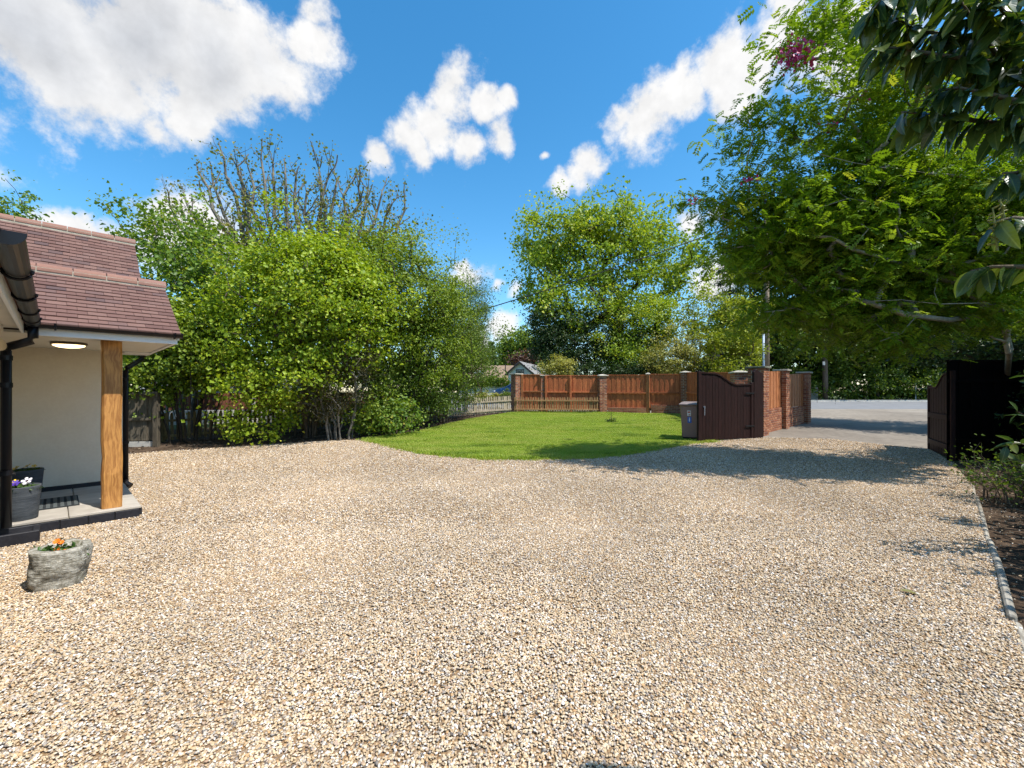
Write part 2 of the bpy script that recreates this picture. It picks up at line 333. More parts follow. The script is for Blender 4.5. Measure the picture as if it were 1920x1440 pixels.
class MB:
    "collects shapes into one mesh"
    def __init__(s): s.v = []; s.f = []
    def add(s, vs, fs):
        b = len(s.v); s.v += [tuple(p) for p in vs]; s.f += [tuple(b+i for i in f) for f in fs]; return s
    def box(s, x0, x1, y0, y1, z0, z1):
        v = [(x, y, z) for z in (z0, z1) for y in (y0, y1) for x in (x0, x1)]
        return s.add(v, [(0, 2, 3, 1), (4, 5, 7, 6), (0, 1, 5, 4), (2, 6, 7, 3), (0, 4, 6, 2), (1, 3, 7, 5)])
    def hexa(s, p):       # 8 corners: bottom ring then top ring
        return s.add(p, [(0, 3, 2, 1), (4, 5, 6, 7), (0, 1, 5, 4), (1, 2, 6, 5), (2, 3, 7, 6), (3, 0, 4, 7)])
    def prism(s, poly, y0, y1):   # polygon in x,z extruded along y
        n = len(poly); v = [(x, y0, z) for x, z in poly]+[(x, y1, z) for x, z in poly]
        return s.add(v, [tuple(range(n)), tuple(range(2*n-1, n-1, -1))]+[(i, i+n, (i+1) % n+n, (i+1) % n) for i in range(n)])
    def tube(s, pts, rad, n=8, caps=True):
        pts = [Vector(p) for p in pts]; rs = rad if hasattr(rad, '__len__') else [rad]*len(pts); rings = []
        for i, p in enumerate(pts):
            d = (pts[min(i+1, len(pts)-1)]-pts[max(i-1, 0)]).normalized()
            a = d.cross(Vector((0, 0, 1)) if abs(d.z) < .9 else Vector((1, 0, 0))).normalized(); b = d.cross(a)
            rings.append([p+(a*math.cos(2*math.pi*k/n)+b*math.sin(2*math.pi*k/n))*rs[i] for k in range(n)])
        base = len(s.v)
        for r in rings: s.v += [tuple(q) for q in r]
        for i in range(len(rings)-1):
            for k in range(n):
                s.f.append((base+i*n+k, base+i*n+(k+1) % n, base+(i+1)*n+(k+1) % n, base+(i+1)*n+k))
        if caps:
            s.f.append(tuple(base+k for k in range(n))[::-1]); s.f.append(tuple(base+(len(rings)-1)*n+k for k in range(n)))
        return s
    def lathe(s, prof, n=24, c=(0, 0)):
        base = len(s.v)
        for r, z in prof:
            s.v += [(c[0]+r*math.cos(2*math.pi*k/n), c[1]+r*math.sin(2*math.pi*k/n), z) for k in range(n)]
        for i in range(len(prof)-1):
            for k in range(n):
                s.f.append((base+i*n+k, base+i*n+(k+1) % n, base+(i+1)*n+(k+1) % n, base+(i+1)*n+k))
        return s
    def mesh(s, name='m', bevel=0, smooth=False, seg=1):
        me = bpy.data.meshes.new(name); me.from_pydata(s.v, [], s.f)
        if bevel:
            bm = bmesh.new(); bm.from_mesh(me); bmesh.ops.recalc_face_normals(bm, faces=bm.faces)
            bmesh.ops.bevel(bm, geom=[e for e in bm.edges if len(e.link_faces) == 2 and e.calc_face_angle(0) > .5], offset=bevel, segments=seg, affect='EDGES', profile=.5)
            bm.to_mesh(me); bm.free()
        else:
            bm = bmesh.new(); bm.from_mesh(me); bmesh.ops.recalc_face_normals(bm, faces=bm.faces); bm.to_mesh(me); bm.free()
        if smooth:
            for p in me.polygons: p.use_smooth = True
        me.update(); return me
_cache = {}
def unit(key, fn, mat):
    "a mesh shared by alike pieces"
    k = (key, mat.name)
    if k not in _cache:
        me = fn(); me.materials.append(mat); _cache[k] = me
    return _cache[k]
def boxme(sx, sy, sz, bevel=.004, mat=None):
    return unit(('box', round(sx, 3), round(sy, 3), round(sz, 3), bevel), lambda: MB().box(-sx/2, sx/2, -sy/2, sy/2, -sz/2, sz/2).mesh(bevel=bevel), mat)

# ------------------------------------------------------------------ terrain
def zg(Y):
    Y = np.minimum(np.asarray(Y, float), 29.0); s = Y-8
    return .045*(s+np.sqrt(s*s+1.0))/2
def gz(Y): return float(zg(Y))
def G(px, py, lift=0.):
    "photo pixel -> point on the ground"
    a = (py-HY)/F; lo, hi = .5, 200.
    for _ in range(50):
        mid = (lo+hi)/2
        if CAMZ-gz(mid)-lift-a*mid > 0: lo = mid
        else: hi = mid
    return ((px-CX)/F*lo, lo)
def Gz(px, py): x, y = G(px, py); return Vector((x, y, gz(y)))
def AT(px, py, Y): return Vector(((px-CX)/F*Y, Y, CAMZ+(HY-py)/F*Y))

def sheet(name, poly, mat, lift, step=.5, kind='structure', wob=0):
    me = bpy.data.meshes.new(name); bm = bmesh.new()
    f = bm.faces.new([bm.verts.new((x, y, 0)) for x, y in poly])
    ys = [p[1] for p in poly]; y = math.floor(min(ys))+step
    while y < max(ys):
        bmesh.ops.bisect_plane(bm, geom=bm.verts[:]+bm.edges[:]+bm.faces[:], plane_co=(0, y, 0), plane_no=(0, 1, 0)); y += step if y < 32 else 40
    bmesh.ops.triangulate(bm, faces=[f for f in bm.faces if len(f.verts) > 4])
    for v in bm.verts: v.co.z = gz(v.co.y)+lift
    bmesh.ops.recalc_face_normals(bm, faces=bm.faces)
    if sum(f.normal.z for f in bm.faces) < 0: bmesh.ops.reverse_faces(bm, faces=bm.faces)
    bm.to_mesh(me); bm.free(); me.materials.append(mat)
    o = link(bpy.data.objects.new(name, me)); o['kind'] = kind; return o
def inside(poly, P):
    P = np.asarray(P); r = np.zeros(len(P), bool); n = len(poly)
    for i in range(n):
        x0, y0 = poly[i]; x1, y1 = poly[(i+1) % n]
        c = ((y0 > P[:, 1]) != (y1 > P[:, 1])) & (P[:, 0] < (x1-x0)*(P[:, 1]-y0)/(y1-y0+1e-12)+x0); r ^= c
    return r
def smooth_poly(pts, n=5):
    out = []
    for i in range(len(pts)-1):
        p0 = pts[max(i-1, 0)]; p1 = pts[i]; p2 = pts[i+1]; p3 = pts[min(i+2, len(pts)-1)]
        for k in range(n):
            t = k/n; out.append(tuple(.5*((2*p1[j])+(-p0[j]+p2[j])*t+(2*p0[j]-5*p1[j]+4*p2[j]-p3[j])*t*t+(-p0[j]+3*p1[j]-3*p2[j]+p3[j])*t**3) for j in (0, 1)))
    return out+[tuple(pts[-1])]

lawn_front = smooth_poly([G(*p) for p in [(690, 824), (735, 836), (800, 849), (880, 857), (960, 860), (1060, 859), (1150, 853), (1220, 843), (1285, 831), (1330, 828)]])
lawn_poly = lawn_front+[(6.9, 12.7), (7.9, 15.2), (7.9, 19.6), (6.4, 20.1), (4.3, 20.5), (.3, 20.85), (-.2, 20.2)]+smooth_poly([G(*p) for p in [(880, 786), (835, 797), (765, 812), (700, 821)]])
soil_front = smooth_poly([G(*p) for p in [(150, 862), (250, 851), (330, 845), (430, 838), (540, 832), (620, 826), (690, 824)]])
EDGE_A, EDGE_B = (7.75, 7.2), (2.35, 1.85)
gravel_poly = [(-8, .3), (2.0, .3), (1.55, 1.1), EDGE_B, EDGE_A, (9.3, 9.0), (10.4, 10.6), (9.2, 12.3), (7.6, 12.6), (6.9, 12.5)]+lawn_front[::-1]+soil_front[::-1]+[(-12, 9.5), (-12, 5)]
sheet('ground', [(-700, -60), (700, -60), (700, 1500), (-700, 1500)], M_FIELD, -.03, .5)
sheet('soil_bed', [(-16, 7), (-13, 9)]+[(x, y-.15) for x, y in soil_front]+[(x, y) for x, y in lawn_poly[len(lawn_front)+7:][::-1]]+[(.3, 21.5), (-8, 16), (-16, 12.5)], M_SOIL, -.012)
sheet('soil_border', [(1.5, .3), (1.5, 1.08), (2.33, 1.88), (7.73, 7.23), (9.3, 9.1), (16, 9.9), (16, .3)], M_SOIL, -.014)
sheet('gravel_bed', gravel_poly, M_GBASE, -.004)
sheet('lawn', lawn_poly, M_TURF, .004)
sheet('driveway_apron', [(7.2, 12.4), (9.2, 12.2), (10.5, 10.4), (13, 13), (18, 18.5), (24, 21.6), (5, 21.6), (9, 18), (8.6, 14.5)], M_DRIVE, -.010)
sheet('verge', [(-60, 21.6), (90, 21.6), (90, 22.6), (-60, 22.6)], M_DRIVE, -.006)
sheet('road', [(-90, 22.5), (120, 22.5), (120, 28.6), (-90, 28.6)], M_ROAD, -.002)
for y in (28.2,): sheet('road_line', [(-60, y), (90, y), (90, y+.14), (-60, y+.14)], M_LINE, .003)
kb = link(bpy.data.objects.new('kerb', MB().box(-90, 120, 28.65, 28.8, gz(29)-.05, gz(29)+.07).mesh())); kb.data.materials.append(M_CONC); kb['kind'] = 'structure'

# ------------------------------------------------------------------ scatter (loose gravel, grass)
def scatter(name, pts, rot, scl, idx, protos, label, cat):
    me = bpy.data.meshes.new(name); me.vertices.add(len(pts)); me.vertices.foreach_set('co', np.asarray(pts, np.float32).ravel())
    a = me.attributes.new('rot', 'FLOAT_VECTOR', 'POINT'); a.data.foreach_set('vector', np.asarray(rot, np.float32).ravel())
    a = me.attributes.new('scl', 'FLOAT_VECTOR', 'POINT'); a.data.foreach_set('vector', np.asarray(scl, np.float32).ravel())
    a = me.attributes.new('idx', 'INT', 'POINT'); a.data.foreach_set('value', np.asarray(idx, np.int32))
    c = bpy.data.collections.new(name+'_pieces')
    for p in protos: c.objects.link(p)
    ng = bpy.data.node_groups.new(name+'_scatter', 'GeometryNodeTree')
    ng.interface.new_socket('Geometry', in_out='INPUT', socket_type='NodeSocketGeometry'); ng.interface.new_socket('Geometry', in_out='OUTPUT', socket_type='NodeSocketGeometry')
    gi = ng.nodes.new('NodeGroupInput'); go = ng.nodes.new('NodeGroupOutput'); ip = ng.nodes.new('GeometryNodeInstanceOnPoints'); ci = ng.nodes.new('GeometryNodeCollectionInfo')
    ci.inputs['Collection'].default_value = c; ci.inputs['Separate Children'].default_value = True; ci.inputs['Reset Children'].default_value = True
    def na(n, t):
        q = ng.nodes.new('GeometryNodeInputNamedAttribute'); q.data_type = t; q.inputs['Name'].default_value = n; return q.outputs['Attribute']
    mp = ng.nodes.new('GeometryNodeMeshToPoints')
    ng.links.new(gi.outputs[0], mp.inputs['Mesh']); ng.links.new(mp.outputs[0], ip.inputs['Points']); ng.links.new(ci.outputs[0], ip.inputs['Instance'])
    ip.inputs['Pick Instance'].default_value = True
    ng.links.new(na('idx', 'INT'), ip.inputs['Instance Index']); ng.links.new(na('rot', 'FLOAT_VECTOR'), ip.inputs['Rotation']); ng.links.new(na('scl', 'FLOAT_VECTOR'), ip.inputs['Scale'])
    ng.links.new(ip.outputs[0], go.inputs[0])
    o = link(bpy.data.objects.new(name, me)); md = o.modifiers.new('scatter', 'NODES'); md.node_group = ng
    tag(o, label, cat, kind='stuff'); return o

def stone_proto(i):
    r = np.random.default_rng(100+i); bm = bmesh.new(); bmesh.ops.create_icosphere(bm, subdivisions=1, radius=.5)
    for v in bm.verts: v.co *= r.uniform(.72, 1.1)
    bm.transform(Matrix.Diagonal((1.2, .95, .50, 1)))
    me = bpy.data.meshes.new('stone'); bm.to_mesh(me); bm.free()
    if i % 3:
        for p in me.polygons: p.use_smooth = True
    me.materials.append(M_GSTONE); return bpy.data.objects.new('stone', me)
protos = [stone_proto(i) for i in range(8)]
C0 = Vector((-4.64, 5.32)); HA = R(47); U = Vector((math.cos(HA), math.sin(HA))); V_ = Vector((-U.y, U.x))
def HW(s, t): p = C0+U*s+V_*t; return (p.x, p.y)
house_foot = [HW(0.0, -.02), HW(0.02, 9), HW(-7, 9), HW(-7, -5), HW(-1.1, -5), HW(-1.1, -.02)]
def spread(n, y0, y1, wx=1.28, seed=1):
    r = np.random.default_rng(seed); y = np.sqrt(r.uniform(y0*y0, y1*y1, n)); x = r.uniform(-1, 1, n)*(wx*y+.3); return np.stack([x, y], 1)
def area(y0, y1, wx=1.28): return wx*(y1*y1-y0*y0)
P = []; S = []
for (y0, y1, dens, lo, hi, sd_) in [(1.45, 3.0, 11000, .010, .024, 1), (3.0, 5.0, 7600, .011, .025, 2), (5, 8, 4000, .013, .028, 3), (8, 13.2, 1900, .018, .033, 4)]:
    n = int(area(y0, y1)*dens); q = spread(n, y0, y1, seed=sd_); rr = np.random.default_rng(sd_+50)
    P.append(q); S.append(lo+(hi-lo)*rr.beta(1.15, 2.7, n))
P = np.concatenate(P); S = np.concatenate(S)
keep = inside(gravel_poly, P) & ~inside(house_foot, P); P = P[keep]; S = S[keep]
# a few stones kicked over the borders
q = spread(26000, 1.5, 12, seed=9); near = inside([(1.6, .9), (3.0, 1.7), (8.9, 7.2), (10.6, 9), (9.2, 9.1), EDGE_A, EDGE_B], q) & (np.random.default_rng(3).random(len(q)) < .8)
q2 = spread(26000, 9, 13, seed=10); near2 = inside([(x, y+.22) for x, y in soil_front]+soil_front[::-1], q2)
q4 = np.array(lawn_front)[np.random.default_rng(12).integers(0, len(lawn_front), 900)]+np.random.default_rng(13).normal(0, .09, (900, 2))
ex = np.concatenate([q[near], q2[near2], q4]); P = np.concatenate([P, ex]); S = np.concatenate([S, np.random.default_rng(4).uniform(.012, .024, len(ex))])
n = len(P); r = np.random.default_rng(11)
# gentle hollows and wheel-worn ripples in the surface of the stones
und = .006*np.sin(P[:, 0]*2.1+P[:, 1]*.7)+.005*np.sin(P[:, 0]*.8-P[:, 1]*1.9+1)
Z = zg(P[:, 1])+r.uniform(-.001, .007, n)+und*.6
scatter('gravel', np.stack([P[:, 0], P[:, 1], Z], 1), np.stack([r.normal(0, .30, n), r.normal(0, .30, n), r.uniform(0, 6.28, n)], 1), np.stack([S, S*r.uniform(.75, 1.1, n), S*r.uniform(.8, 1.2, n)], 1), r.integers(0, 8, n), protos,
        'loose golden and cream gravel spread over the whole drive', 'gravel')

def tuft_proto(i):
    r = np.random.default_rng(200+i); V = []; Fc = []
    nb = 16
    for k in range(nb):
        a = r.uniform(0, 6.28); p = np.array([r.normal(0, .03), r.normal(0, .03), 0]); h = r.uniform(.018, .042); w = .0030
        lean = np.array([math.cos(a), math.sin(a), 0])*h*r.uniform(.2, .9); sdv = np.array([-math.sin(a), math.cos(a), 0])*w
        b = len(V); V += [p-sdv, p+sdv, p+lean*.45+[0, 0, h*.65]+sdv*.7, p+lean*.45+[0, 0, h*.65]-sdv*.7, p+lean+[0, 0, h]]
        Fc += [(b, b+1, b+2), (b, b+2, b+3), (b+3, b+2, b+4)]
    me = fast_mesh('tuft', V, Fc, np.repeat(r.random(nb), 3)); me.materials.append(M_BLADE); return bpy.data.objects.new('tuft', me)
r = np.random.default_rng(21); q = np.stack([r.uniform(-4.2, 8, 200000), r.uniform(9.3, 21.9, 200000)], 1)
q = q[inside(lawn_poly, q)]
keep = r.random(len(q)) < np.clip(1.25-(q[:, 1]-9)*.055, .45, 1); q = q[keep]; n = len(q)
patch = .85+.3*np.sin(q[:, 0]*1.7+np.sin(q[:, 1]*2.3))*np.sin(q[:, 1]*1.3)
eg = np.array(lawn_front)[r.integers(0, len(lawn_front), 2600)]+r.normal(0, .085, (2600, 2)); q = np.concatenate([q, eg]); patch = np.concatenate([patch, np.full(2600, 1.3)]); n = len(q)
sc = r.uniform(.8, 1.3, n)*patch
scatter('lawn_grass', np.stack([q[:, 0], q[:, 1], zg(q[:, 1])+.002], 1), np.stack([r.normal(0, .12, n), r.normal(0, .12, n), r.uniform(0, 6.28, n)], 1), np.stack([sc*1.2, sc*1.2, sc], 1), r.integers(0, 5, n), [tuft_proto(i) for i in range(5)],
        'short mown grass covering the curved lawn', 'grass')

# ------------------------------------------------------------------ house (local x along the porch front, y into the house)
house = thing('house', 'cream rendered house with clay tiled porch, black gutters and oak post', 'house', (C0.x, C0.y, 0), HA)
def hp(name, mb, mat, parent=None, bevel=0, smooth=False, **k): return part(name, mb.mesh(name, bevel, smooth), mat, parent or house, **k)
hp('porch_wall', MB().box(-1.15, 0, 1.98, 2.2, 0, 2.21), M_CREAM)
hp('wing_wall', MB().box(-5.2, -1.15, -3.9, 2.2, 0, 2.25), M_CREAM)
hp('rear_wall', MB().box(-6, 0, 2.2, 6.5, 0, 2.5), M_CREAM)
hp('plinth_band', MB().box(-1.15, .002, 1.955, 1.98, .125, .195), M_BLACKB, bevel=.004)
hp('wing_plinth', MB().box(-1.15, -1.128, -3.9, 1.955, 0, .16), M_BLACKB, bevel=.004)
hp('porch_ceiling', MB().box(-1.15, .30, -.19, 1.978, 2.175, 2.2), M_SOFFIT)
hp('fascia', MB().box(-.9, .34, -.215, -.19, 2.155, 2.275), M_WHITE, bevel=.003)
hp('boxed_eave', MB().box(.004, .34, 1.75, 2.3, 2.155, 2.30), M_WHITE, bevel=.004)
hp('soffit_strip', MB().box(.302, .338, -.19, 1.75, 2.16, 2.2), M_WHITE)
sl = lambda t: 2.29+(t+.3)*.66
for nm, t0, t1 in (('bargeboard', -.2, .9),):
    hp(nm, MB().hexa([(.342, t0, sl(t0)-.15), (.364, t0, sl(t0)-.15), (.364, t1, sl(t1)-.15), (.342, t1, sl(t1)-.15), (.342, t0, sl(t0)-.03), (.364, t0, sl(t0)-.03), (.364, t1, sl(t1)-.03), (.342, t1, sl(t1)-.03)]), M_WHITE)
    hp(nm, MB().hexa([(.342, t1, sl(t1)-.15), (.364, t1, sl(t1)-.15), (.364, 2.0, sl(-.2)-.15), (.342, 2.0, sl(-.2)-.15), (.342, t1, sl(t1)-.03), (.364, t1, sl(t1)-.03), (.364, 2.0, sl(-.2)-.03), (.342, 2.0, sl(-.2)-.03)]), M_WHITE)
hp('gable_infill', MB().add([(.30, -.15, 2.2), (.30, 1.95, 2.2), (.30, .9, 2.95), (.33, -.15, 2.2), (.33, 1.95, 2.2), (.33, .9, 2.95)], [(0, 1, 2), (3, 5, 4), (0, 3, 4, 1), (1, 4, 5, 2), (2, 5, 3, 0)]), M_CREAM)
# oak post, hand-hewn: slightly wavy edges
pv = MB(); rp = np.random.default_rng(5); rings = []
for i in range(11):
    z = .137+i*(2.173-.137)/10; o_ = rp.normal(0, .0035, 2); w = .093+rp.normal(0, .002)
    base = len(pv.v); c = .02
    for (x, y) in [(-w+c, -w), (w-c, -w), (w, -w+c), (w, w-c), (w-c, w), (-w+c, w), (-w, w-c), (-w, -w+c)]: pv.v.append((x+o_[0]-.245, y+o_[1]+.175, z))
    rings.append(base)
for a, b in zip(rings, rings[1:]):
    for k in range(8): pv.f.append((a+k, a+(k+1) % 8, b+(k+1) % 8, b+k))
pv.f.append(tuple(rings[0]+k for k in range(8))); pv.f.append(tuple(rings[-1]+k for k in range(8)))
hp('oak_post', pv, M_OAK, label='golden oiled oak post with dark knots')
# step with slabs and painted brick edge
step = hp('porch_step', MB().box(-1.14, -.012, .012, 1.97, 0, .104), M_MORTAR)
xs = [(-1.14, -.845), (-.838, -.42), (-.412, .012)]; ysl = [(-.012, .62), (.628, 1.30), (1.308, 1.952)]
xo = [[(-1.14, -.62), (-.612, .012)], [(-1.14, -.86), (-.852, -.28), (-.272, .012)], [(-1.14, -.55), (-.542, .012)]]
for (y0, y1), row in zip(ysl, xo):
    for (x0, x1) in row:
        part('paving_slab', boxme(x1-x0, y1-y0, .03, .005, M_SLAB), None, step, ((x0+x1)/2, (y0+y1)/2, .1205))
for i in range(5):
    part('edge_brick', boxme(.222, .05, .1, .004, M_BLACKB), None, step, (-.115-i*.228, -.014+.02, .052))
for i in range(8):
    part('edge_brick', boxme(.05, .222, .1, .004, M_BLACKB), None, step, (-.0, .145+i*.228, .052))
# roofs: deck, individually laid tiles, ridge tiles
def tiles(roof, s0, s1, t0, z0, t1, z1, gauge=.1, w=.165, slope_from=0., maxrow=None, jitter=.003, seed=1):
    rr = np.random.default_rng(seed); L = math.hypot(t1-t0, z1-z0); ang = math.atan2(z1-z0, t1-t0)
    me = boxme(w-.0016, gauge*1.6, .018, .002, M_TILE); row = int(slope_from/gauge)
    while row*gauge < L-.04:
        d = row*gauge+gauge*.5; x = s1-(.0 if row % 2 else w/2)-w/2
        k = 0
        while x > s0:
            part('roof_tile', me, None, roof, (x, t0+d*math.cos(ang)-.004*math.sin(ang), z0+d*math.sin(ang)+.016+rr.normal(0, .0012)), (ang-.135+rr.normal(0, .006), rr.normal(0, .003), rr.normal(0, .006)))
            x -= w; k += 1
        if row % 2 == 0:
            part('roof_tile', boxme(w/2-.0016, gauge*1.6, .018, .002, M_TILE), None, roof, (s1-w/4+.0, t0+d*math.cos(ang), z0+d*math.sin(ang)+.016), (ang-.135, 0, 0))
        row += 1
def ridge(roof, s0, s1, t, z, L=.31, rad=.105):
    me_key = ('ridge', L, rad)
    def mk():
        b = MB(); n = 12; th = .016
        for x in (-L/2+.004, L/2-.004):
            for r_ in (rad, rad-th):
                b.v += [(x, r_*math.cos(math.pi*k/n), r_*math.sin(math.pi*k/n)) for k in range(n+1)]
        m_ = n+1
        for k in range(n):
            b.f += [(k, k+1, 2*m_+k+1, 2*m_+k), (m_+k, 3*m_+k, 3*m_+k+1, m_+k+1), (k, m_+k, m_+k+1, k+1), (2*m_+k, 2*m_+k+1, 3*m_+k+1, 3*m_+k)]
        b.f += [(0, 2*m_, 3*m_, m_), (n, m_+n, 3*m_+n, 2*m_+n)]
        return b.mesh(smooth=False)
    me = unit(me_key, mk, M_RIDGE); x = s1-L/2; i = 0
    while x > s0:
        part('ridge_tile', me, None, roof, (x, t, z+(.0015 if i % 2 else 0)), (0, 0, .004*(-1)**i)); x -= L+.004; i += 1
    part('ridge_bedding', MB().box(s0, s1-.012, t-rad*.92, t+rad*.92, z-.06, z+.045).mesh(), M_MORTAR, roof)
rf = hp('porch_roof', MB().add([(-2.4, -.3, 2.262), (.355, -.3, 2.262), (.355, .9, 3.054), (-2.4, .9, 3.054), (.355, 2.1, 2.262), (-2.4, 2.1, 2.262), (-2.4, .9, 2.99), (.355, .9, 2.99)],
        [(0, 1, 2, 3), (3, 2, 4, 5), (0, 6, 7, 1), (6, 5, 4, 7), (1, 7, 2), (2, 7, 4)]), M_TILE)
tiles(rf, -1.75, .36, -.3, 2.262, .9, 3.054, .1, .165, seed=1)
ridge(rf, -2.2, .375, .9, 3.045)
rf2 = hp('main_roof', MB().add([(-5.5, 2.05, 2.40), (.355, 2.05, 2.40), (.355, 4.3, 4.50), (-5.5, 4.3, 4.50), (.355, 6.55, 2.40), (-5.5, 6.55, 2.40), (-5.5, 4.3, 4.44), (.355, 4.3, 4.44)],
        [(0, 1, 2, 3), (3, 2, 4, 5), (0, 6, 7, 1), (6, 5, 4, 7), (1, 7, 2), (2, 7, 4)]), M_TILE)
tiles(rf2, -2.35, .36, 2.05, 2.40, 4.3, 4.50, .105, .165, slope_from=1.25, seed=2)
ridge(rf2, -4.4, .375, 4.3, 4.485)
hp('main_bargeboard', MB().hexa([(.345, 2.1, 2.30), (.365, 2.1, 2.30), (.365, 4.3, 4.36), (.345, 4.3, 4.36), (.345, 2.1, 2.42), (.365, 2.1, 2.42), (.365, 4.3, 4.47), (.345, 4.3, 4.47)]), M_WHITE)
rf3 = hp('wing_roof', MB().add([(-.93, -4.0, 2.30), (-.93, .6, 2.30), (-3.0, .6, 3.70), (-3.0, -4.0, 3.70), (-5.3, .6, 2.3), (-5.3, -4.0, 2.3), (-.95, -4.0, 2.27), (-.95, .6, 2.27), (-3, .6, 3.64), (-3, -4, 3.64)],
        [(0, 3, 2, 1), (3, 5, 4, 2), (6, 7, 8, 9), (0, 1, 7, 6)]), M_TILE)
for i in range(24):
    part('roof_tile', boxme(.162, .155, .014, .003, M_TILE), None, rf3, (-.965, -.45-i*.165, 2.335), (.5, 0, R(90)))
hp('wing_soffit', MB().box(-1.15, -.965, -3.9, -.2, 2.215, 2.235), M_SOFFIT)
hp('wing_fascia', MB().box(-.965, -.945, -3.9, -.2, 2.17, 2.29), M_WHITE)
hp('soffit_batten', MB().box(-1.14, -1.08, -3.8, -.3, 2.165, 2.212), M_SOFFIT, bevel=.004)
# gutters and pipes
def gutter(pts, along, rad=.058):
    b = MB(); n = 10; th = .005
    rings = []
    for p in pts:
        for r_ in (rad, rad-th):
            for k in range(n+1):
                a = math.pi+math.pi*k/n; c, s_ = math.cos(a)*r_, math.sin(a)*r_
                b.v.append((p[0], p[1]+c, p[2]+s_) if along == 'x' else (p[0]+c, p[1], p[2]+s_))
    m_ = n+1
    for k in range(n): b.f += [(k, k+1, 2*m_+k+1, 2*m_+k), (m_+k, 3*m_+k, 3*m_+k+1, m_+k+1)]
    b.f += [(0, 2*m_, 3*m_, m_), (n, m_+n, 3*m_+n, 2*m_+n)]
    return b
g1 = hp('gutter', gutter([(-.93, -.275, 2.285), (.37, -.275, 2.285)], 'x'), M_BLACK)
def bracket(x, y, z, along):
    b = MB(); r_ = .064
    pts = [((x, y+math.cos(a)*r_, z+math.sin(a)*r_) if along == 'x' else (x+math.cos(a)*r_, y, z+math.sin(a)*r_)) for a in np.linspace(math.pi, 2*math.pi, 11)]
    return b.tube(pts, .010, 6)
for x in (-.72, .30): hp('gutter_bracket', bracket(x, -.275, 2.285, 'x'), M_BLACK, g1)
hp('gutter_stop_end', MB().prism([(math.cos(a)*.062-.275, math.sin(a)*.062+2.285) for a in np.linspace(math.pi, 2*math.pi, 12)], 0, .012), M_BLACK, g1, rot=(0, 0, R(90)), loc=(.382, 0, 0))
g2 = hp('gutter', gutter([(-.88, -3.95, 2.30), (-.88, -.21, 2.285)], 'y'), M_BLACK)
hp('gutter_stop_end', MB().prism([(-.88+math.cos(a)*.066, 2.30+math.sin(a)*.066) for a in np.linspace(math.pi, 2*math.pi, 12)], -3.96, -3.945), M_BLACK, g2)
for y in (-3.1, -2.2, -1.35, -.7): hp('gutter_bracket', bracket(-.88, y, 2.29, 'y'), M_BLACK, g2)
d1 = hp('downpipe', MB().tube([(-.88, -.275, 2.25), (-.88, -.275, 2.12), (-.89, -.272, 2.09), (-1.04, -.24, 2.02), (-1.065, -.235, 1.97), (-1.065, -.235, .16)], .041, 14), M_BLACK, smooth=True)
for z in (1.9, 1.62, .72): hp('pipe_collar', MB().tube([(-1.065, -.235, z-.025), (-1.065, -.235, z+.025)], .048, 14), M_BLACK, d1)
for z in (.70,): hp('pipe_clip', MB().box(-1.14, -1.0, -.26, -.21, z-.012, z+.012), M_BLACK, d1, bevel=.003)
g3 = hp('gutter', gutter([(-.5, 2.38, 2.30), (.37, 2.38, 2.30)], 'x'), M_BLACK)
d2 = hp('downpipe', MB().tube([(.28, 2.30, 2.30), (.28, 2.30, 2.13), (.27, 2.29, 2.10), (.06, 2.12, 1.93), (.045, 2.10, 1.89), (.045, 2.10, .12)], .036, 14), M_BLACK, smooth=True)
hp('pipe_hopper', MB().box(.215, .345, 2.24, 2.36, 2.16, 2.30), M_BLACK, d2, bevel=.01)
for z in (1.75, .75): hp('pipe_collar', MB().tube([(.045, 2.10, z-.022), (.045, 2.10, z+.022)], .043, 14), M_BLACK, d2)
hp('pipe_shoe', MB().tube([(.045, 2.10, .16), (.05, 2.09, .10), (.10, 2.04, .06)], .042, 12), M_BLACK, d2)
# drain surround at the pipe foot
gy = thing('drain_gully', 'black painted drain surround at the foot of the downpipe', 'drain', (*HW(-1.03, -.26), 0), HA)
part('kerb', MB().box(-.14, .20, -.17, -.12, 0, .12).box(-.14, .20, .13, .18, 0, .12).box(.15, .20, -.119, .129, 0, .119).box(-.14, -.09, -.119, .129, 0, .119).mesh(bevel=.006), M_BLACKB, gy)
part('grate', MB().box(-.088, .148, -.118, .128, 0, .05).mesh(), M_CONC, gy)
# ceiling lamp
lm = thing('ceiling_lamp', 'round glowing ceiling light under the porch roof', 'lamp', (*HW(-.60, .76), 2.174), HA)
part('rim', MB().lathe([(.0, 0), (.165, 0), (.17, -.012), (.165, -.03), (.15, -.032)], 28).mesh(smooth=True), mat_plain('bronze_rim', (.10, .075, .05), (.13, .10, .07), 6, .4), lm)
part('diffuser', MB().lathe([(.152, -.028), (.14, -.045), (.10, -.06), (.05, -.067), (.001, -.069)], 28).mesh(smooth=True), M_LIT, lm)

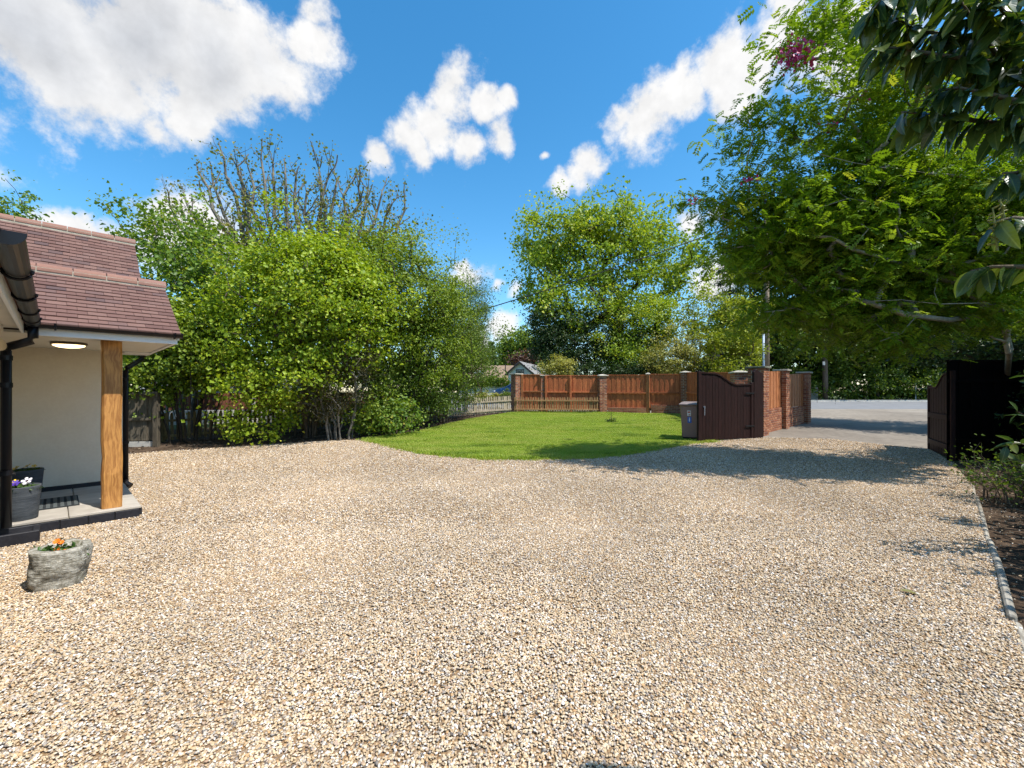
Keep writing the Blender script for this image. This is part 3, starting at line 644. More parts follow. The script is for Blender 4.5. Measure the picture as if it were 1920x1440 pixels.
# ------------------------------------------------------------------ plants in pots, mat, stone trough
def tones(n, r): return r.beta(2.0, 2.0, n)
def leaf_geo(P, D, N, L, Wd, r, fold=.18, droop=.15):
    "two triangles per leaf, folded on the midrib"
    D = D/np.linalg.norm(D, axis=1, keepdims=True); Sd = np.cross(D, N); Sd /= (np.linalg.norm(Sd, axis=1, keepdims=True)+1e-9); Nn = np.cross(Sd, D)
    L = L[:, None]; Wd = Wd[:, None]
    a = P; b = P+D*L*.45+Sd*Wd*.5+Nn*Wd*fold; c = P+D*L-Nn*L*droop; d = P+D*L*.45-Sd*Wd*.5+Nn*Wd*fold
    V = np.stack([a, b, c, d], 1).reshape(-1, 3); i = np.arange(len(P))*4
    Fc = np.stack([np.stack([i, i+1, i+2], 1), np.stack([i, i+2, i+3], 1)], 1).reshape(-1, 3); return V, Fc
def rand_unit(n, r): v = r.normal(size=(n, 3)); return v/np.linalg.norm(v, axis=1, keepdims=True)
def leaf_cloud(name, P, r, lsize, aspect=.7, up=.7, outc=None, out=.0, tone=None, spreadL=.3, droop=.15):
    n = len(P); N = rand_unit(n, r)+np.array([0, 0, up])
    if outc is not None: o_ = P-np.asarray(outc); N += out*o_/(np.linalg.norm(o_, axis=1, keepdims=True)+1e-6)
    N /= np.linalg.norm(N, axis=1, keepdims=True); D = rand_unit(n, r); D[:, 2] = D[:, 2]*.6-.25; D -= N*np.sum(D*N, 1, keepdims=True)
    L = lsize*(1+spreadL*r.normal(size=n)).clip(.45, 1.7); V, Fc = leaf_geo(P, D, N, L, L*aspect, r, droop=droop)
    t = tones(n, r) if tone is None else tone
    return fast_mesh(name, V, Fc, np.repeat(t, 2))
def flower_mesh(rad, npet=5, tilt=.35):
    V = []; Fc = []
    for k in range(npet):
        a = 2*math.pi*k/npet; b = len(V); V.append((0, 0, 0))
        for da, rr_, zz in ((-.5, .7, .2), (-.28, 1, .32), (0, 1.08, .3), (.28, 1, .32), (.5, .7, .2)):
            V.append((math.cos(a+da)*rad*rr_, math.sin(a+da)*rad*rr_, rad*zz*tilt*2))
        Fc += [(b, b+1, b+2), (b, b+2, b+3), (b, b+3, b+4), (b, b+4, b+5)]
    return fast_mesh('bloom', V, Fc)
def pot(label, loc, r0, r1, h, mat):
    t = thing('plant_pot', label, 'pot', loc, .3, 'planters on the porch step')
    part('pot_body', MB().lathe([(.001, 0), (r0*.96, 0), (r0, .01), (r0+(r1-r0)*.5, h*.5), (r1*.99, h*.9), (r1*1.01, h*.97), (r1, h), (r1-.018, h), (r1-.022, h-.03), (r1-.03, h-.05)], 32).mesh(smooth=True), mat, t)
    part('compost', MB().lathe([(.001, h-.035), (r1-.025, h-.04)], 24).mesh(), M_COMPOST, t); return t
def pansies(label, loc, rad, flowers, seed, name='pansy_plant'):
    r = np.random.default_rng(seed); t = thing(name, label, 'flowers', loc, 0, 'potted flowers')
    n = 260; a = r.uniform(0, 6.28, n); q = np.sqrt(r.random(n))*rad
    Pp = np.stack([np.cos(a)*q, np.sin(a)*q, r.uniform(0, .045, n)*(1.2-q/rad*.5)], 1)
    part('foliage', leaf_cloud('foliage', Pp, r, .035, .55, 1.2, outc=(0, 0, -.1), out=.8), L_PLANT, t)
    for (x, y, z, mt_, sz) in flowers:
        f = part('bloom', flower_mesh(sz), mt_, t, (x, y, z), (r.uniform(.35, .8), r.normal(0, .2), r.uniform(-.6, 1.0)))
        part('bloom_eye', MB().lathe([(.001, sz*.12), (sz*.3, sz*.10)], 8).mesh(), M_PETD if mt_ is not M_PETD else M_PETY, f)
        part('flower_stem', MB().tube([(0, 0, 0), (.0, 0.004, -z)], .0022, 5).mesh(), L_PLANT, t, (x, y, z))
    return t
PZ = .1355
p1 = HW(-.99, .22); pot('ribbed grey pot standing at the front edge of the porch step', (*p1, PZ), .14, .165, .37, M_POTG)
pansies('white, violet and yellow pansies in the front pot', (*p1, PZ+.335), .16, [(.06, .02, .085, M_PETW, .045), (.10, -.01, .07, M_PETW, .036), (-.02, -.02, .075, M_PETV, .032), (.01, -.05, .065, M_PETV, .03), (-.055, .0, .08, M_PETY, .03), (-.09, -.02, .07, M_PETV, .028), (.03, .05, .075, M_PETV, .03)], 31)
p2 = HW(-.985, 1.45); pot('dark slate pot against the porch wall behind the doormat', (*p2, PZ), .135, .165, .40, M_POTD)
pansies('yellow dark-eyed pansies in the pot by the wall', (*p2, PZ+.365), .155, [(.05, -.02, .08, M_PETY, .042), (-.03, -.08, .065, M_PETY, .036), (.09, .02, .075, M_PETY, .026)], 32)
mt_c = HW(-.72, .93); dm = thing('doormat', 'dark ribbed doormat lying on the porch step', 'doormat', (*mt_c, PZ), HA)
part('mat_pad', MB().box(-.21, .21, -.36, .36, 0, .012).mesh(bevel=.004), M_MAT, dm)
for k in range(7): part('mat_strip', boxme(.035, .68, .006, .002, M_MATS), None, dm, (-.18+k*.06, 0, .0125))
# stone trough: rough-hewn block with a hollow
tx, ty = G(99, 1100); tr = thing('stone_trough', 'rough mossy stone trough planter on the gravel', 'planter', (tx, ty+.06, -.012), R(28))
def trough():
    bm = bmesh.new(); bmesh.ops.create_cube(bm, size=1); bmesh.ops.subdivide_edges(bm, edges=bm.edges[:], cuts=13, use_grid_fill=True)
    from mathutils import noise as mn
    for v in bm.verts:
        x, y, z = v.co; l = max(abs(x), abs(y)); r_ = math.hypot(x, y) or 1e-6
        k = 1-.22*(r_/max(l, 1e-6)-1)/.414; x *= k; y *= k
        zz = z+.5; wd = .84+.17*math.sin(min(zz*1.25, 1)*math.pi*.62)
        X, Y_, Z_ = x*.335*wd, y*.34*wd, zz*.315
        d = math.hypot(X/.122, Y_/.122)
        if z > .49 and d < 1: Z_ -= .13*(1-d**6)
        nn = mn.noise(Vector((X*7, Y_*7, Z_*7)))*.022+mn.noise(Vector((X*19, Y_*19, Z_*30)))*.014
        nv = Vector((X, Y_, (Z_-.13)*.8)).normalized(); v.co = Vector((X, Y_, Z_))+nv*nn
    me = bpy.data.meshes.new('trough'); bm.to_mesh(me); bm.free()
    for p in me.polygons: p.use_smooth = True
    return me
def mat_trough():
    M, T = new_mat('lichened_stone'); v = wcoord(T); n = T.noise(v, 22, 8, .7); b = T.noise(v, 6, 4, .6)
    wv_ = T.noise(T.vec('MULTIPLY', coord(T), (2, 2, 14.)), 6, 5, .6, dist=1.0)
    c = T.mix(T.mapr(n, .35, .65), (.22, .20, .155), (.52, .49, .42)); c = T.mix(T.mapr(b, .52, .70, 0., .8), c, (.16, .16, .075))
    c = T.mix(T.mapr(wv_, .58, .66, 0., .7), c, (.07, .06, .045))
    return finish(M, T, princ(T, c, .95, .1, T.math('ADD', n, wv_), .9, .02).outputs[0])
part('stone_body', trough(), mat_trough(), tr)
part('compost', MB().lathe([(.001, .21), (.12, .205)], 18).mesh(), M_COMPOST, tr)
def marigold():
    r = np.random.default_rng(41); t = thing('marigold_plant', 'small orange flowering plant growing in the stone trough', 'flowers', (tx-.02, ty+.07, .19), 0, 'potted flowers')
    n = 320; q = r.normal(0, 1, (n, 3))*[.065, .05, .03]+[0, 0, .065]
    part('foliage', leaf_cloud('foliage', q, r, .04, .5, .8), L_PLANT, t)
    for (x, y, z, s_) in [(-.02, 0, .145, .024), (.005, .01, .135, .018), (.0, -.02, .085, .02), (.05, .0, .075, .015)]:
        part('bloom', flower_mesh(s_, 8, .6), M_PETO, t, (x, y, z), (.7, 0, r.uniform(0, 1)))
        part('flower_stem', MB().tube([(x, y, 0), (x, y, z)], .0025, 5).mesh(), L_PLANT, t)
marigold()

# ------------------------------------------------------------------ brickwork, fences, gates
BRICK = lambda: boxme(.215, .1025, .065, .006, M_BRICK)
def pier(label, x, y, h, rz, size=.44, cap='flat', capmat=None, base=None):
    z0 = gz(y)-.06 if base is None else base
    t = thing('brick_pier', label, 'brick pier', (x, y, z0), rz, 'brick piers of the boundary fence')
    w = size; nc = int(h/.075)
    part('mortar_core', MB().box(-w/2+.008, w/2-.008, -w/2+.008, w/2-.008, 0, nc*.075-.004).mesh(), M_MORTAR, t)
    full = (w-.01)/2; sc_ = full/.215; mid = (w-2*.1125)/.225; scm = (w-2*.1125-.012)/.215; me = BRICK(); rr = np.random.default_rng(int(abs(x*100)+abs(y*10)))
    for c in range(nc):
        z = c*.075+.0375; rot = (c % 2)*math.pi/2
        for k, (bx_, by_, br, s_) in enumerate([(-w/4, -w/2+.051, 0, sc_), (w/4, -w/2+.051, 0, sc_), (-w/4, w/2-.051, 0, sc_), (w/4, w/2-.051, 0, sc_), (-w/2+.051, 0, math.pi/2, scm), (w/2-.051, 0, math.pi/2, scm)]):
            cx_, cy_ = bx_*math.cos(rot)-by_*math.sin(rot), bx_*math.sin(rot)+by_*math.cos(rot)
            part('brick', me, None, t, (cx_+rr.normal(0, .0012), cy_+rr.normal(0, .0012), z), (0, 0, br+rot+rr.normal(0, .004)), (s_*.985, 1, 1))
    zt = nc*.075; o_ = .05; cm = capmat or M_COPING; e = w/2+o_
    if cap == 'flat': mb = MB().box(-e, e, -e, e, zt, zt+.055); 
    else: mb = MB().hexa([(-e, -e, zt+.045), (e, -e, zt+.045), (e, e, zt+.045), (-e, e, zt+.045), (-.05, -.05, zt+.10), (.05, -.05, zt+.10), (.05, .05, zt+.10), (-.05, .05, zt+.10)]).box(-e, e, -e, e, zt, zt+.045)
    part('coping_stone', mb.mesh(bevel=.008), cm, t)
    return t
def span(a, b):
    a = Vector(a); b = Vector(b); d = b-a; return d.length, math.atan2(d.y, d.x)
def boarded(name, label, cat, a, b, h, mat, bw=.115, rails=(.5,), railside=-1, gap=.0, z_off=.12, railmat=None, top_cap=True, group=None, posts=(), lean=.004, board_name='board', jag=0):
    L, rz = span(a, b); z0 = gz(a[1]); z1 = gz(b[1]); t = thing(name, label, cat, (a[0], a[1], z0), rz, group)
    n = max(1, round(L/bw)); bw = L/n; me = boxme(bw*(1.05 if not gap else 1-gap), .018, h, .003, mat); rr = np.random.default_rng(int(abs(a[0])*37+abs(a[1])*91))
    for i in range(n):
        x = (i+.5)*bw; z = (z1-z0)*x/L+z_off+h/2+rr.uniform(-jag, jag)
        part(board_name, me, None, t, (x, (.011 if i % 2 else 0)+rr.normal(0, .0015), z), (rr.normal(0, .003), rr.normal(0, lean*.5), 0))
    rm = railmat or mat; sl_ = math.atan2(z1-z0, L)
    for k in rails: part('rail', boxme(L, .045, .07, .004, rm), None, t, (L/2, railside*.035, (z1+z0)/2-z0+z_off+h*k), (0, -sl_, 0))
    if top_cap: part('capping_rail', boxme(L, .07, .03, .004, rm), None, t, (L/2, 0, (z1+z0)/2-z0+z_off+h+.017), (0, -sl_, 0))
    for x, w in posts: part('post', boxme(w, w, h+z_off+.05, .006, rm), None, t, (x*L, railside*.055, (z1-z0)*x+(h+z_off)/2), (0, 0, 0))
    return t
def brick_wall(label, a, b, courses, thick=.1025, z_off=-.04):
    L, rz = span(a, b); z0, z1 = gz(a[1]), gz(b[1]); t = thing('brick_wall', label, 'brick wall', (a[0], a[1], z0+z_off), rz, 'low brick walls under the fence')
    me = BRICK(); sl_ = (z1-z0)/L; rr = np.random.default_rng(int(abs(a[0])*53+7))
    part('mortar_core', MB().hexa([(0, -.043, 0), (L, -.043, z1-z0), (L, .043, z1-z0), (0, .043, 0), (0, -.043, courses*.075-.008), (L, -.043, courses*.075-.008+z1-z0), (L, .043, courses*.075-.008+z1-z0), (0, .043, courses*.075-.008)]).mesh(), M_MORTAR, t)
    for c in range(courses):
        x = 0. if c % 2 else -.1125
        while x < L-.02:
            x0 = max(x, 0)+.005; x1 = min(x+.225, L)-.005
            if x1-x0 > .03: part('brick', me, None, t, ((x0+x1)/2, rr.normal(0, .0012), c*.075+.0375+sl_*(x0+x1)/2), (0, -math.atan(sl_), 0), ((x1-x0)/.215, 1, 1))
            x += .225
    return t
Pp1 = (.22, 21.0); Pq = (1.54, 20.85); Pp2 = (4.35, 20.6); Ppost = (6.44, 20.2); Pp3 = (8.02, 19.75); Pp4 = (7.98, 15.0); Pp5 = (7.62, 13.2); Pp6 = (9.32, 14.72); Pp7 = (11.2, 16.35)
pier('brick pier at the end of the red fence beside the picket fence', *Pp1, 1.92, R(35), .40)
pier('brick pier half hidden among the first red fence boards', Pq[0], Pq[1]+.16, 1.84, R(14), .36)
pier('brick pier midway along the red fence with pale stone cap', *Pp2, 1.86, R(8), .38, 'pyramid')
pier('brick pier behind the wheelie bin with pale stone cap', *Pp3, 2.02, R(-20), .40, 'pyramid')
pier('brick pier just behind the open dark gate', *Pp4, 2.0, R(-8), .44, 'pyramid')
pier('stout brick gate pier with dark mossy cap', *Pp5, 2.17, R(42), .46, 'flat', M_COPINGD)
pier('middle brick pier of the splayed drive wall', *Pp6, 2.08, R(42), .36, 'flat')
pier('last brick pier of the drive wall nearest the road', *Pp7, 2.02, R(42), .36, 'flat')
def mid(a, b, t): return (a[0]+(b[0]-a[0])*t, a[1]+(b[1]-a[1])*t)
def inset(a, b, da, db):
    L, _ = span(a, b); return mid(a, b, da/L), mid(a, b, 1-db/L)
RG = 'red stained fence panels between the piers'
boarded('boundary_fence', 'red stained fence panel beside the end pier', 'fence', *inset(Pp1, Pq, .22, .0), 1.68, M_RED, rails=(.52,), posts=((.06, .11),), group=RG, railmat=M_REDP)
boarded('boundary_fence', 'red stained fence panel before the middle pier', 'fence', *inset(Pq, Pp2, .02, .22), 1.64, M_RED, rails=(.52,), posts=((.04, .1), (.5, .1)), group=RG)
boarded('boundary_fence', 'red stained fence panel after the middle pier', 'fence', *inset(Pp2, Ppost, .22, .06), 1.66, M_RED, rails=(.5,), group=RG)
boarded('boundary_fence', 'red stained fence panel next to the bin pier', 'fence', *inset(Ppost, Pp3, .07, .17), 1.70, M_RED, rails=(.5,), group=RG)
boarded('boundary_fence', 'red stained fence panel showing above the open gate', 'fence', *inset(Pp3, Pp4, .22, .24), 1.78, M_RED, rails=(.5,), railside=-1, group=RG)
fp = thing('fence_post', 'tall orange timber post in the red fence', 'fence post', (*Ppost, gz(Ppost[1])), R(-30))
part('post_shaft', boxme(.16, .16, 1.86, .008, M_REDP), None, fp, (0, 0, .91)); part('post_cap', MB().hexa([(-.11, -.11, 0), (.11, -.11, 0), (.11, .11, 0), (-.11, .11, 0), (-.03, -.03, .07), (.03, -.03, .07), (.03, .03, .07), (-.03, .03, .07)]).mesh(), M_COPING, fp, (0, 0, 1.845))
brick_wall('low brick footing under the red fence near the bin', *inset((6.44, 20.12), (7.98, 19.67), .12, .2), 6)
brick_wall('low brick footing under the middle of the red fence', *inset((4.35, 20.52), (6.42, 20.12), .25, .1), 4)
brick_wall('low brick drive wall beside the gate pier', *inset(Pp5, Pp6, .23, .18), 10, z_off=-.02)
brick_wall('low brick drive wall beside the road pier', *inset(Pp6, Pp7, .18, .18), 9, z_off=-.02)
boarded('boundary_fence', 'orange boarded panel above the drive wall by the gate pier', 'fence', *inset(Pp5, Pp6, .23, .18), 1.22, M_REDP, .14, rails=(), z_off=.735, top_cap=False, group='orange panels on the drive wall', jag=.006)
boarded('boundary_fence', 'orange boarded panel above the drive wall by the road pier', 'fence', *inset(Pp6, Pp7, .18, .18), 1.20, M_REDP, .14, rails=(), z_off=.66, top_cap=False, group='orange panels on the drive wall', jag=.006)
# swan-neck gates
def swan(u): 
    if u < .26: return 1.90-.02*u/.26
    if u < .70: q = (u-.26)/.44; return 1.88-.31*(q*q*(3-2*q))
    return 1.57+.02*(u-.7)/.3
def gate(label, free, hinge, extra):
    L, rz = span(free, hinge); z0, z1 = gz(free[1]), gz(hinge[1]); t = thing('driveway_gate', label, 'gate', (free[0], free[1], min(z0, z1)+.02), rz, 'dark driveway gates'); n = 17; w = L/n
    for i in range(n):
        u0, u1 = i/n, (i+1)/n; h0, h1 = swan(u0), swan(u1); y = .003*(i % 2)
        x0, x1 = i*w+.0015, (i+1)*w-.0015
        part('gate_board', MB().hexa([(x0, y-.012, .03), (x1, y-.012, .03), (x1, y+.012, .03), (x0, y+.012, .03), (x0, y-.012, h0-.02), (x1, y-.012, h1-.02), (x1, y+.012, h1-.02), (x0, y+.012, h0-.02)]).mesh(bevel=.003), M_GATE, t)
    m_ = 22; cap = MB()
    for i in range(m_):
        u0, u1 = i/m_, (i+1)/m_
        cap.hexa([(u0*L, -.032, swan(u0)-.025), (u1*L, -.032, swan(u1)-.025), (u1*L, .032, swan(u1)-.025), (u0*L, .032, swan(u0)-.025), (u0*L, -.032, swan(u0)+.015), (u1*L, -.032, swan(u1)+.015), (u1*L, .032, swan(u1)+.015), (u0*L, .032, swan(u0)+.015)])
    part('curved_top_rail', cap.mesh(), M_GATE, t)
    part('stile', MB().box(-.05, .055, -.035, .035, 0, 1.93).mesh(bevel=.006), M_GATE, t); part('stile', MB().box(L-.06, L+.04, -.035, .035, 0, 1.64).mesh(bevel=.006), M_GATE, t)
    for z in (.2, .85): part('ledge', MB().box(.05, L-.05, .014, .05, z, z+.12).mesh(bevel=.005), M_GATE, t)
    if extra:
        part('bolt', MB().tube([(.16, -.04, .72), (.16, -.045, .98)], .009, 8).mesh(), M_METAL, t); part('keeper', MB().box(.14, .18, -.04, -.012, .94, .97).mesh(), M_METAL, t)
        # hinge post with ogee head
        prof = [(L+.05, 0), (L+.42, 0), (L+.42, 1.93), (L+.36, 1.92), (L+.30, 1.94), (L+.24, 1.985), (L+.18, 2.03), (L+.12, 2.02), (L+.07, 1.96), (L+.05, 1.94)]
        part('hinge_panel', MB().prism(prof, -.04, .04).mesh(bevel=.005), M_GATE, t)
        for z in (.35, 1.3): part('hinge_strap', MB().box(L-.30, L+.05, -.046, -.034, z, z+.045).mesh(bevel=.004), M_BLACK, t)
    return t
gate('dark brown swan-necked gate leaf standing open beside the wheelie bin', (5.12, 11.68), (6.98, 12.42), True)
gate('nearly black gate leaf standing open in the shade by the dark fence', (9.42, 9.12), (10.52, 10.75), False)
boarded('dark_fence', 'black stained board fence in deep shade beneath the trees', 'fence', (9.40, 9.22), (15.5, 9.75), 2.15, M_DARKF, .14, rails=(.2, .8), z_off=.0)
# picket fences
def picket_fence(label, a, b, h=.78, pitch=.125, w=.07, mat=M_PICKET, post_every=1.8, mat2=None, switch=0., gaps=0, zb=.05):
    L, rz = span(a, b); z0, z1 = gz(a[1]), gz(b[1]); t = thing('picket_fence', label, 'picket fence', (a[0], a[1], z0), rz); n = int(L/pitch); rr = np.random.default_rng(int(L*100))
    def mk(): return MB().prism([(-w/2, 0), (w/2, 0), (w/2, h-.06), (w*.28, h-.015), (0, h), (-w*.28, h-.015), (-w/2, h-.06)], -.009, .009).mesh()
    mes = [unit(('picket', h, w), mk, mat)]+([unit(('picket', h, w), mk, mat2)] if mat2 else [])
    for i in range(n):
        x = (i+.5)*L/n; u = x/L; me = mes[1] if mat2 and u < switch+rr.normal(0, .04) else mes[0]
        part('picket', me, None, t, (x, rr.normal(0, .002), (z1-z0)*u+zb+rr.normal(0, .006)), (rr.normal(0, .01), rr.normal(0, .012), 0))
    sl_ = math.atan2(z1-z0, L)
    for z in (.16, .58):
        m2 = 4
        for k in range(m2):
            u = (k+.5)/m2; part('rail', boxme(L/m2, .04, .065, .004, mat2 if mat2 and u < switch else mat), None, t, (L*u, -.03, (z1-z0)*u+z), (0, -sl_, 0))
    for k in range(int(L/post_every)+1):
        x = min(k*post_every, L); part('post', boxme(.09, .09, h+.02, .006, mat2 if mat2 and x/L < switch else mat), None, t, (x, .055, (z1-z0)*x/L+h/2+.01))
    return t
picket_fence('long weathered picket fence running behind the hazel bushes', (-9.6, 11.75), (-.05, 20.5), .76, mat2=M_PICKETG, switch=.55)
picket_fence('tan picket fence standing in front of the red fence', (.15, 20.45), (4.1, 20.25), .70, .115, .06, mat=mat_wood('tan_picket', (.44, .27, .13), (.26, .14, .06), 2, 8, .85, .3, False))
# the old fence behind the house corner, and the neighbour's fences seen through the stems
boarded('board_fence', 'old grey close-board fence behind the house corner', 'fence', (-13.5, 10.6), (-9.25, 11.15), 1.25, M_OLD, .13, rails=(.98, .45), z_off=.14, posts=((.999, .12),), top_cap=False)
part('gravel_board', boxme(4.2, .04, .14, .004, M_CONC), None, bpy.data.objects['board_fence'], (2.1, -.03, .07))
def neighbour(label, a, b):
    L, rz = span(a, b); z0 = gz((a[1]+b[1])/2); t = thing('panel_fence', label, 'fence', (a[0], a[1], z0), rz); n = int(L/.15)
    for i in range(n): part('board', boxme(L/n-.004, .02, .62, .003, M_BROWNF), None, t, ((i+.5)*L/n, .004*(i % 2), .83))
    for k in range(int(L/1.85)+1): part('concrete_post', boxme(.11, .11, 1.22, .006, M_CONC), None, t, (k*1.85, -.02, .6))
    for k in range(int(L/1.85)): part('concrete_panel', boxme(1.73, .05, .50, .006, M_CONC), None, t, (k*1.85+.925, 0, .26))
neighbour('red brown panel fence on concrete posts behind the pickets', (-13.0, 14.4), (-3.4, 18.6))
boarded('board_fence', 'tall pale grey board fence in the garden beyond', 'fence', (-15, 17.2), (-9.0, 19.0), 1.95, M_OLDP, .16, rails=(.5, .95), z_off=.05, posts=((.1, .12), (.4, .12), (.7, .12), (.999, .12)))

# ------------------------------------------------------------------ wheelie bin
bx, by = G(1303, 825); bz = gz(by)
wb = thing('wheelie_bin', 'brown wheelie bin with two stickers standing behind the gate', 'bin', (bx, by+.25, bz), R(-28))
def frus(w0, d0, w1, d1, z0, z1): return [(-w0/2, -d0/2, z0), (w0/2, -d0/2, z0), (w0/2, d0/2, z0), (-w0/2, d0/2, z0), (-w1/2, -d1/2, z1), (w1/2, -d1/2, z1), (w1/2, d1/2, z1), (-w1/2, d1/2, z1)]
part('bin_body', MB().hexa(frus(.44, .48, .54, .62, .06, .98)).mesh(bevel=.03, seg=2), M_BIN, wb)
part('bin_rim', MB().hexa(frus(.57, .65, .585, .67, .95, .995)).mesh(bevel=.01), M_BIN, wb)
part('lid', MB().add([(-.30, -.36, 1.0), (.30, -.36, 1.0), (.30, .34, 1.0), (-.30, .34, 1.0), (-.29, -.345, 1.03), (.29, -.345, 1.03), (.29, .33, 1.07), (-.29, .33, 1.07), (-.2, -.2, 1.06), (.2, -.2, 1.06), (.2, .2, 1.085), (-.2, .2, 1.085)],
     [(3, 2, 1, 0), (0, 1, 5, 4), (1, 2, 6, 5), (2, 3, 7, 6), (3, 0, 4, 7), (4, 5, 9, 8), (5, 6, 10, 9), (6, 7, 11, 10), (7, 4, 8, 11), (8, 9, 10, 11)]).mesh(bevel=.008), M_BINL, wb)
part('handle', MB().tube([(-.25, .34, .98), (-.25, .40, .97), (.25, .40, .97), (.25, .34, .98)], .016, 8).mesh(), M_BIN, wb)
part('foot', MB().hexa(frus(.36, .30, .42, .38, .0, .075)).mesh(bevel=.01), M_RUBBER, wb, (0, -.05, 0))
for s_ in (-1, 1):
    wl = part('wheel', MB().lathe([(.03, -.025), (.085, -.025), (.10, -.015), (.10, .015), (.085, .025), (.03, .025)], 20).mesh(), M_RUBBER, wb, (s_*.245, .19, .10), (0, R(90), 0))
    part('hub', MB().lathe([(.001, .03), (.04, .028), (.04, -.028), (.001, -.03)], 12).mesh(), M_BINL, wl)
tl = math.atan2(.07, .92)
st = part('sticker', boxme(.095, .004, .15, .001, M_STW), None, wb, (-.03, -.305, .76), (tl, 0, 0), label='red and white sticker'); part('sticker_print', boxme(.07, .003, .05, .001, M_STR), None, st, (0, -.002, .03)); part('sticker_print', boxme(.05, .003, .03, .001, M_STR), None, st, (0.01, -.002, -.045))
st = part('sticker', boxme(.10, .004, .17, .001, M_STB), None, wb, (-.02, -.29, .57), (tl, 0, 0), label='blue sticker with white figure'); part('sticker_print', boxme(.03, .003, .07, .001, M_STW), None, st, (0, -.002, -.01)); part('sticker_print', boxme(.028, .003, .028, .001, M_STW), None, st, (0, -.002, .05))

# ------------------------------------------------------------------ timber edging, fallen leaves, sapling
ed = thing('timber_edging', 'weathered timber edging strip dividing gravel from the shaded border', 'edging', (*EDGE_B, 0), math.atan2(EDGE_A[1]-EDGE_B[1], EDGE_A[0]-EDGE_B[0]))
Ltot = math.hypot(EDGE_A[0]-EDGE_B[0], EDGE_A[1]-EDGE_B[1]); x = 0.; rr = np.random.default_rng(77)
for L_, z_, w_ in ((.75, -.03, .04), (.72, -.026, .04), (1.35, 0., .048), (.85, -.006, .045), (1.2, -.014, .04), (1.5, -.010, .04), (1.2, -.02, .04)):
    if x+L_ > Ltot: break
    part('edging_board', boxme(L_-.01, w_, .06, .012, M_EDGE), None, ed, (x+L_/2, rr.normal(0, .008), z_+gz(EDGE_B[1]+x*.7)), (0, rr.normal(0, .006), rr.normal(0, .008))); x += L_
def big_leaf(seed, L=.115, Wd=.042, curl=.25, n=7):
    r = np.random.default_rng(seed); V = []; Fc = []; bend = curl*r.uniform(.5, 1.5); tw = r.normal(0, .15)
    for i in range(n+1):
        u = i/n; w = Wd*.5*(math.sin(math.pi*min(1, u*.93+.035))**.75)*(1-.25*u) if 0 < i < n else .0008
        x_ = L*u*math.cos(bend*u*.6); z_ = -L*u*math.sin(bend*u*.9)
        for v_ in (-1, -.5, 0, .5, 1):
            V.append((x_, v_*w*math.cos(tw*u), z_+abs(v_)*w*.28+v_*w*math.sin(tw*u)+.0012*math.sin(u*18+v_*3)))
    for i in range(n):
        for k in range(4): b = i*5+k; Fc.append((b, b+1, b+6, b+5))
    return fast_mesh('leaf', V, Fc, smooth=True)
for k, (px, py, s_, mt_, lab) in enumerate([(1700, 1112, 1.25, mat_flat('olive_leaf', (.17, .155, .05)), 'curled olive green fallen leaf on the gravel by the edging'), (1682, 1048, .6, mat_flat('brown_leaf', (.06, .035, .022)), 'small dark brown fallen leaf on the gravel'), (1650, 1094, .5, mat_flat('rust_leaf', (.14, .06, .03)), 'tiny rust coloured fallen leaf on the gravel')]):
    p = Gz(px, py); o = part('fallen_leaf', big_leaf(300+k, curl=.4), mt_, None, (p.x-.05, p.y, p.z+.022), (.15, -.12, -.35+k*.5), (s_,)*3); tag(o, lab, 'leaf', 'fallen leaves on the gravel')

# ------------------------------------------------------------------ trees and shrubs
def sample_blobs(blobs, n, r, shell=.55):
    # a share of the shoots stands out beyond the mass
    w = np.array([b[3]*b[4]*b[5] for b in blobs])**.8; w /= w.sum(); k = r.choice(len(blobs), n, p=w); B = np.array([b[:6] for b in blobs])[k]
    d = rand_unit(n, r); q = r.random(n)**(1/3*shell); w_ = r.random(n) < .13; q = np.where(w_, r.uniform(1.0, 1.32, n), q); d[w_, 2] += .35; return B[:, :3]+d*B[:, 3:6]*q[:, None]
def skeleton(trunks, targets, r, step=.45, rtip=.008, power=.5, rmax=.3, wig=.06, lift=.18, join=False):
    N = []; Pa = []
    for tr_ in trunks:
        for i, p in enumerate(tr_):
            pa = len(N)-1 if i else (int(np.argmin(np.linalg.norm(np.array(N)-np.array(p), axis=1))) if join and N else -1)
            N.append(np.array(p, float)); Pa.append(pa)
    tb = np.mean([t_[-1] for t_ in trunks], 0); order = np.argsort(np.linalg.norm(targets-tb, axis=1)); tips = []
    for ti in order:
        t_ = targets[ti]; A = np.array(N); d = np.linalg.norm(A-t_, axis=1)+.8*np.maximum(0, A[:, 2]-t_[2]+.1)
        j = int(np.argmin(d)); p0 = N[j]; dist = np.linalg.norm(t_-p0); k = max(1, int(math.ceil(dist/step))); prev = j
        for i in range(1, k+1):
            u = i/k; q = p0+(t_-p0)*u+np.array([0, 0, 1])*lift*dist*(u*(1-u))+(r.normal(0, wig*step, 3) if i < k else 0); N.append(q); Pa.append(prev); prev = len(N)-1
        tips.append(prev)
    cnt = np.zeros(len(N)); 
    for t_ in tips: cnt[t_] += 1
    for i in range(len(N)-1, -1, -1):
        if Pa[i] >= 0: cnt[Pa[i]] += max(cnt[i], .3)
    rad = np.minimum(rtip*np.maximum(cnt, .6)**power, rmax); return np.array(N), np.array(Pa), rad
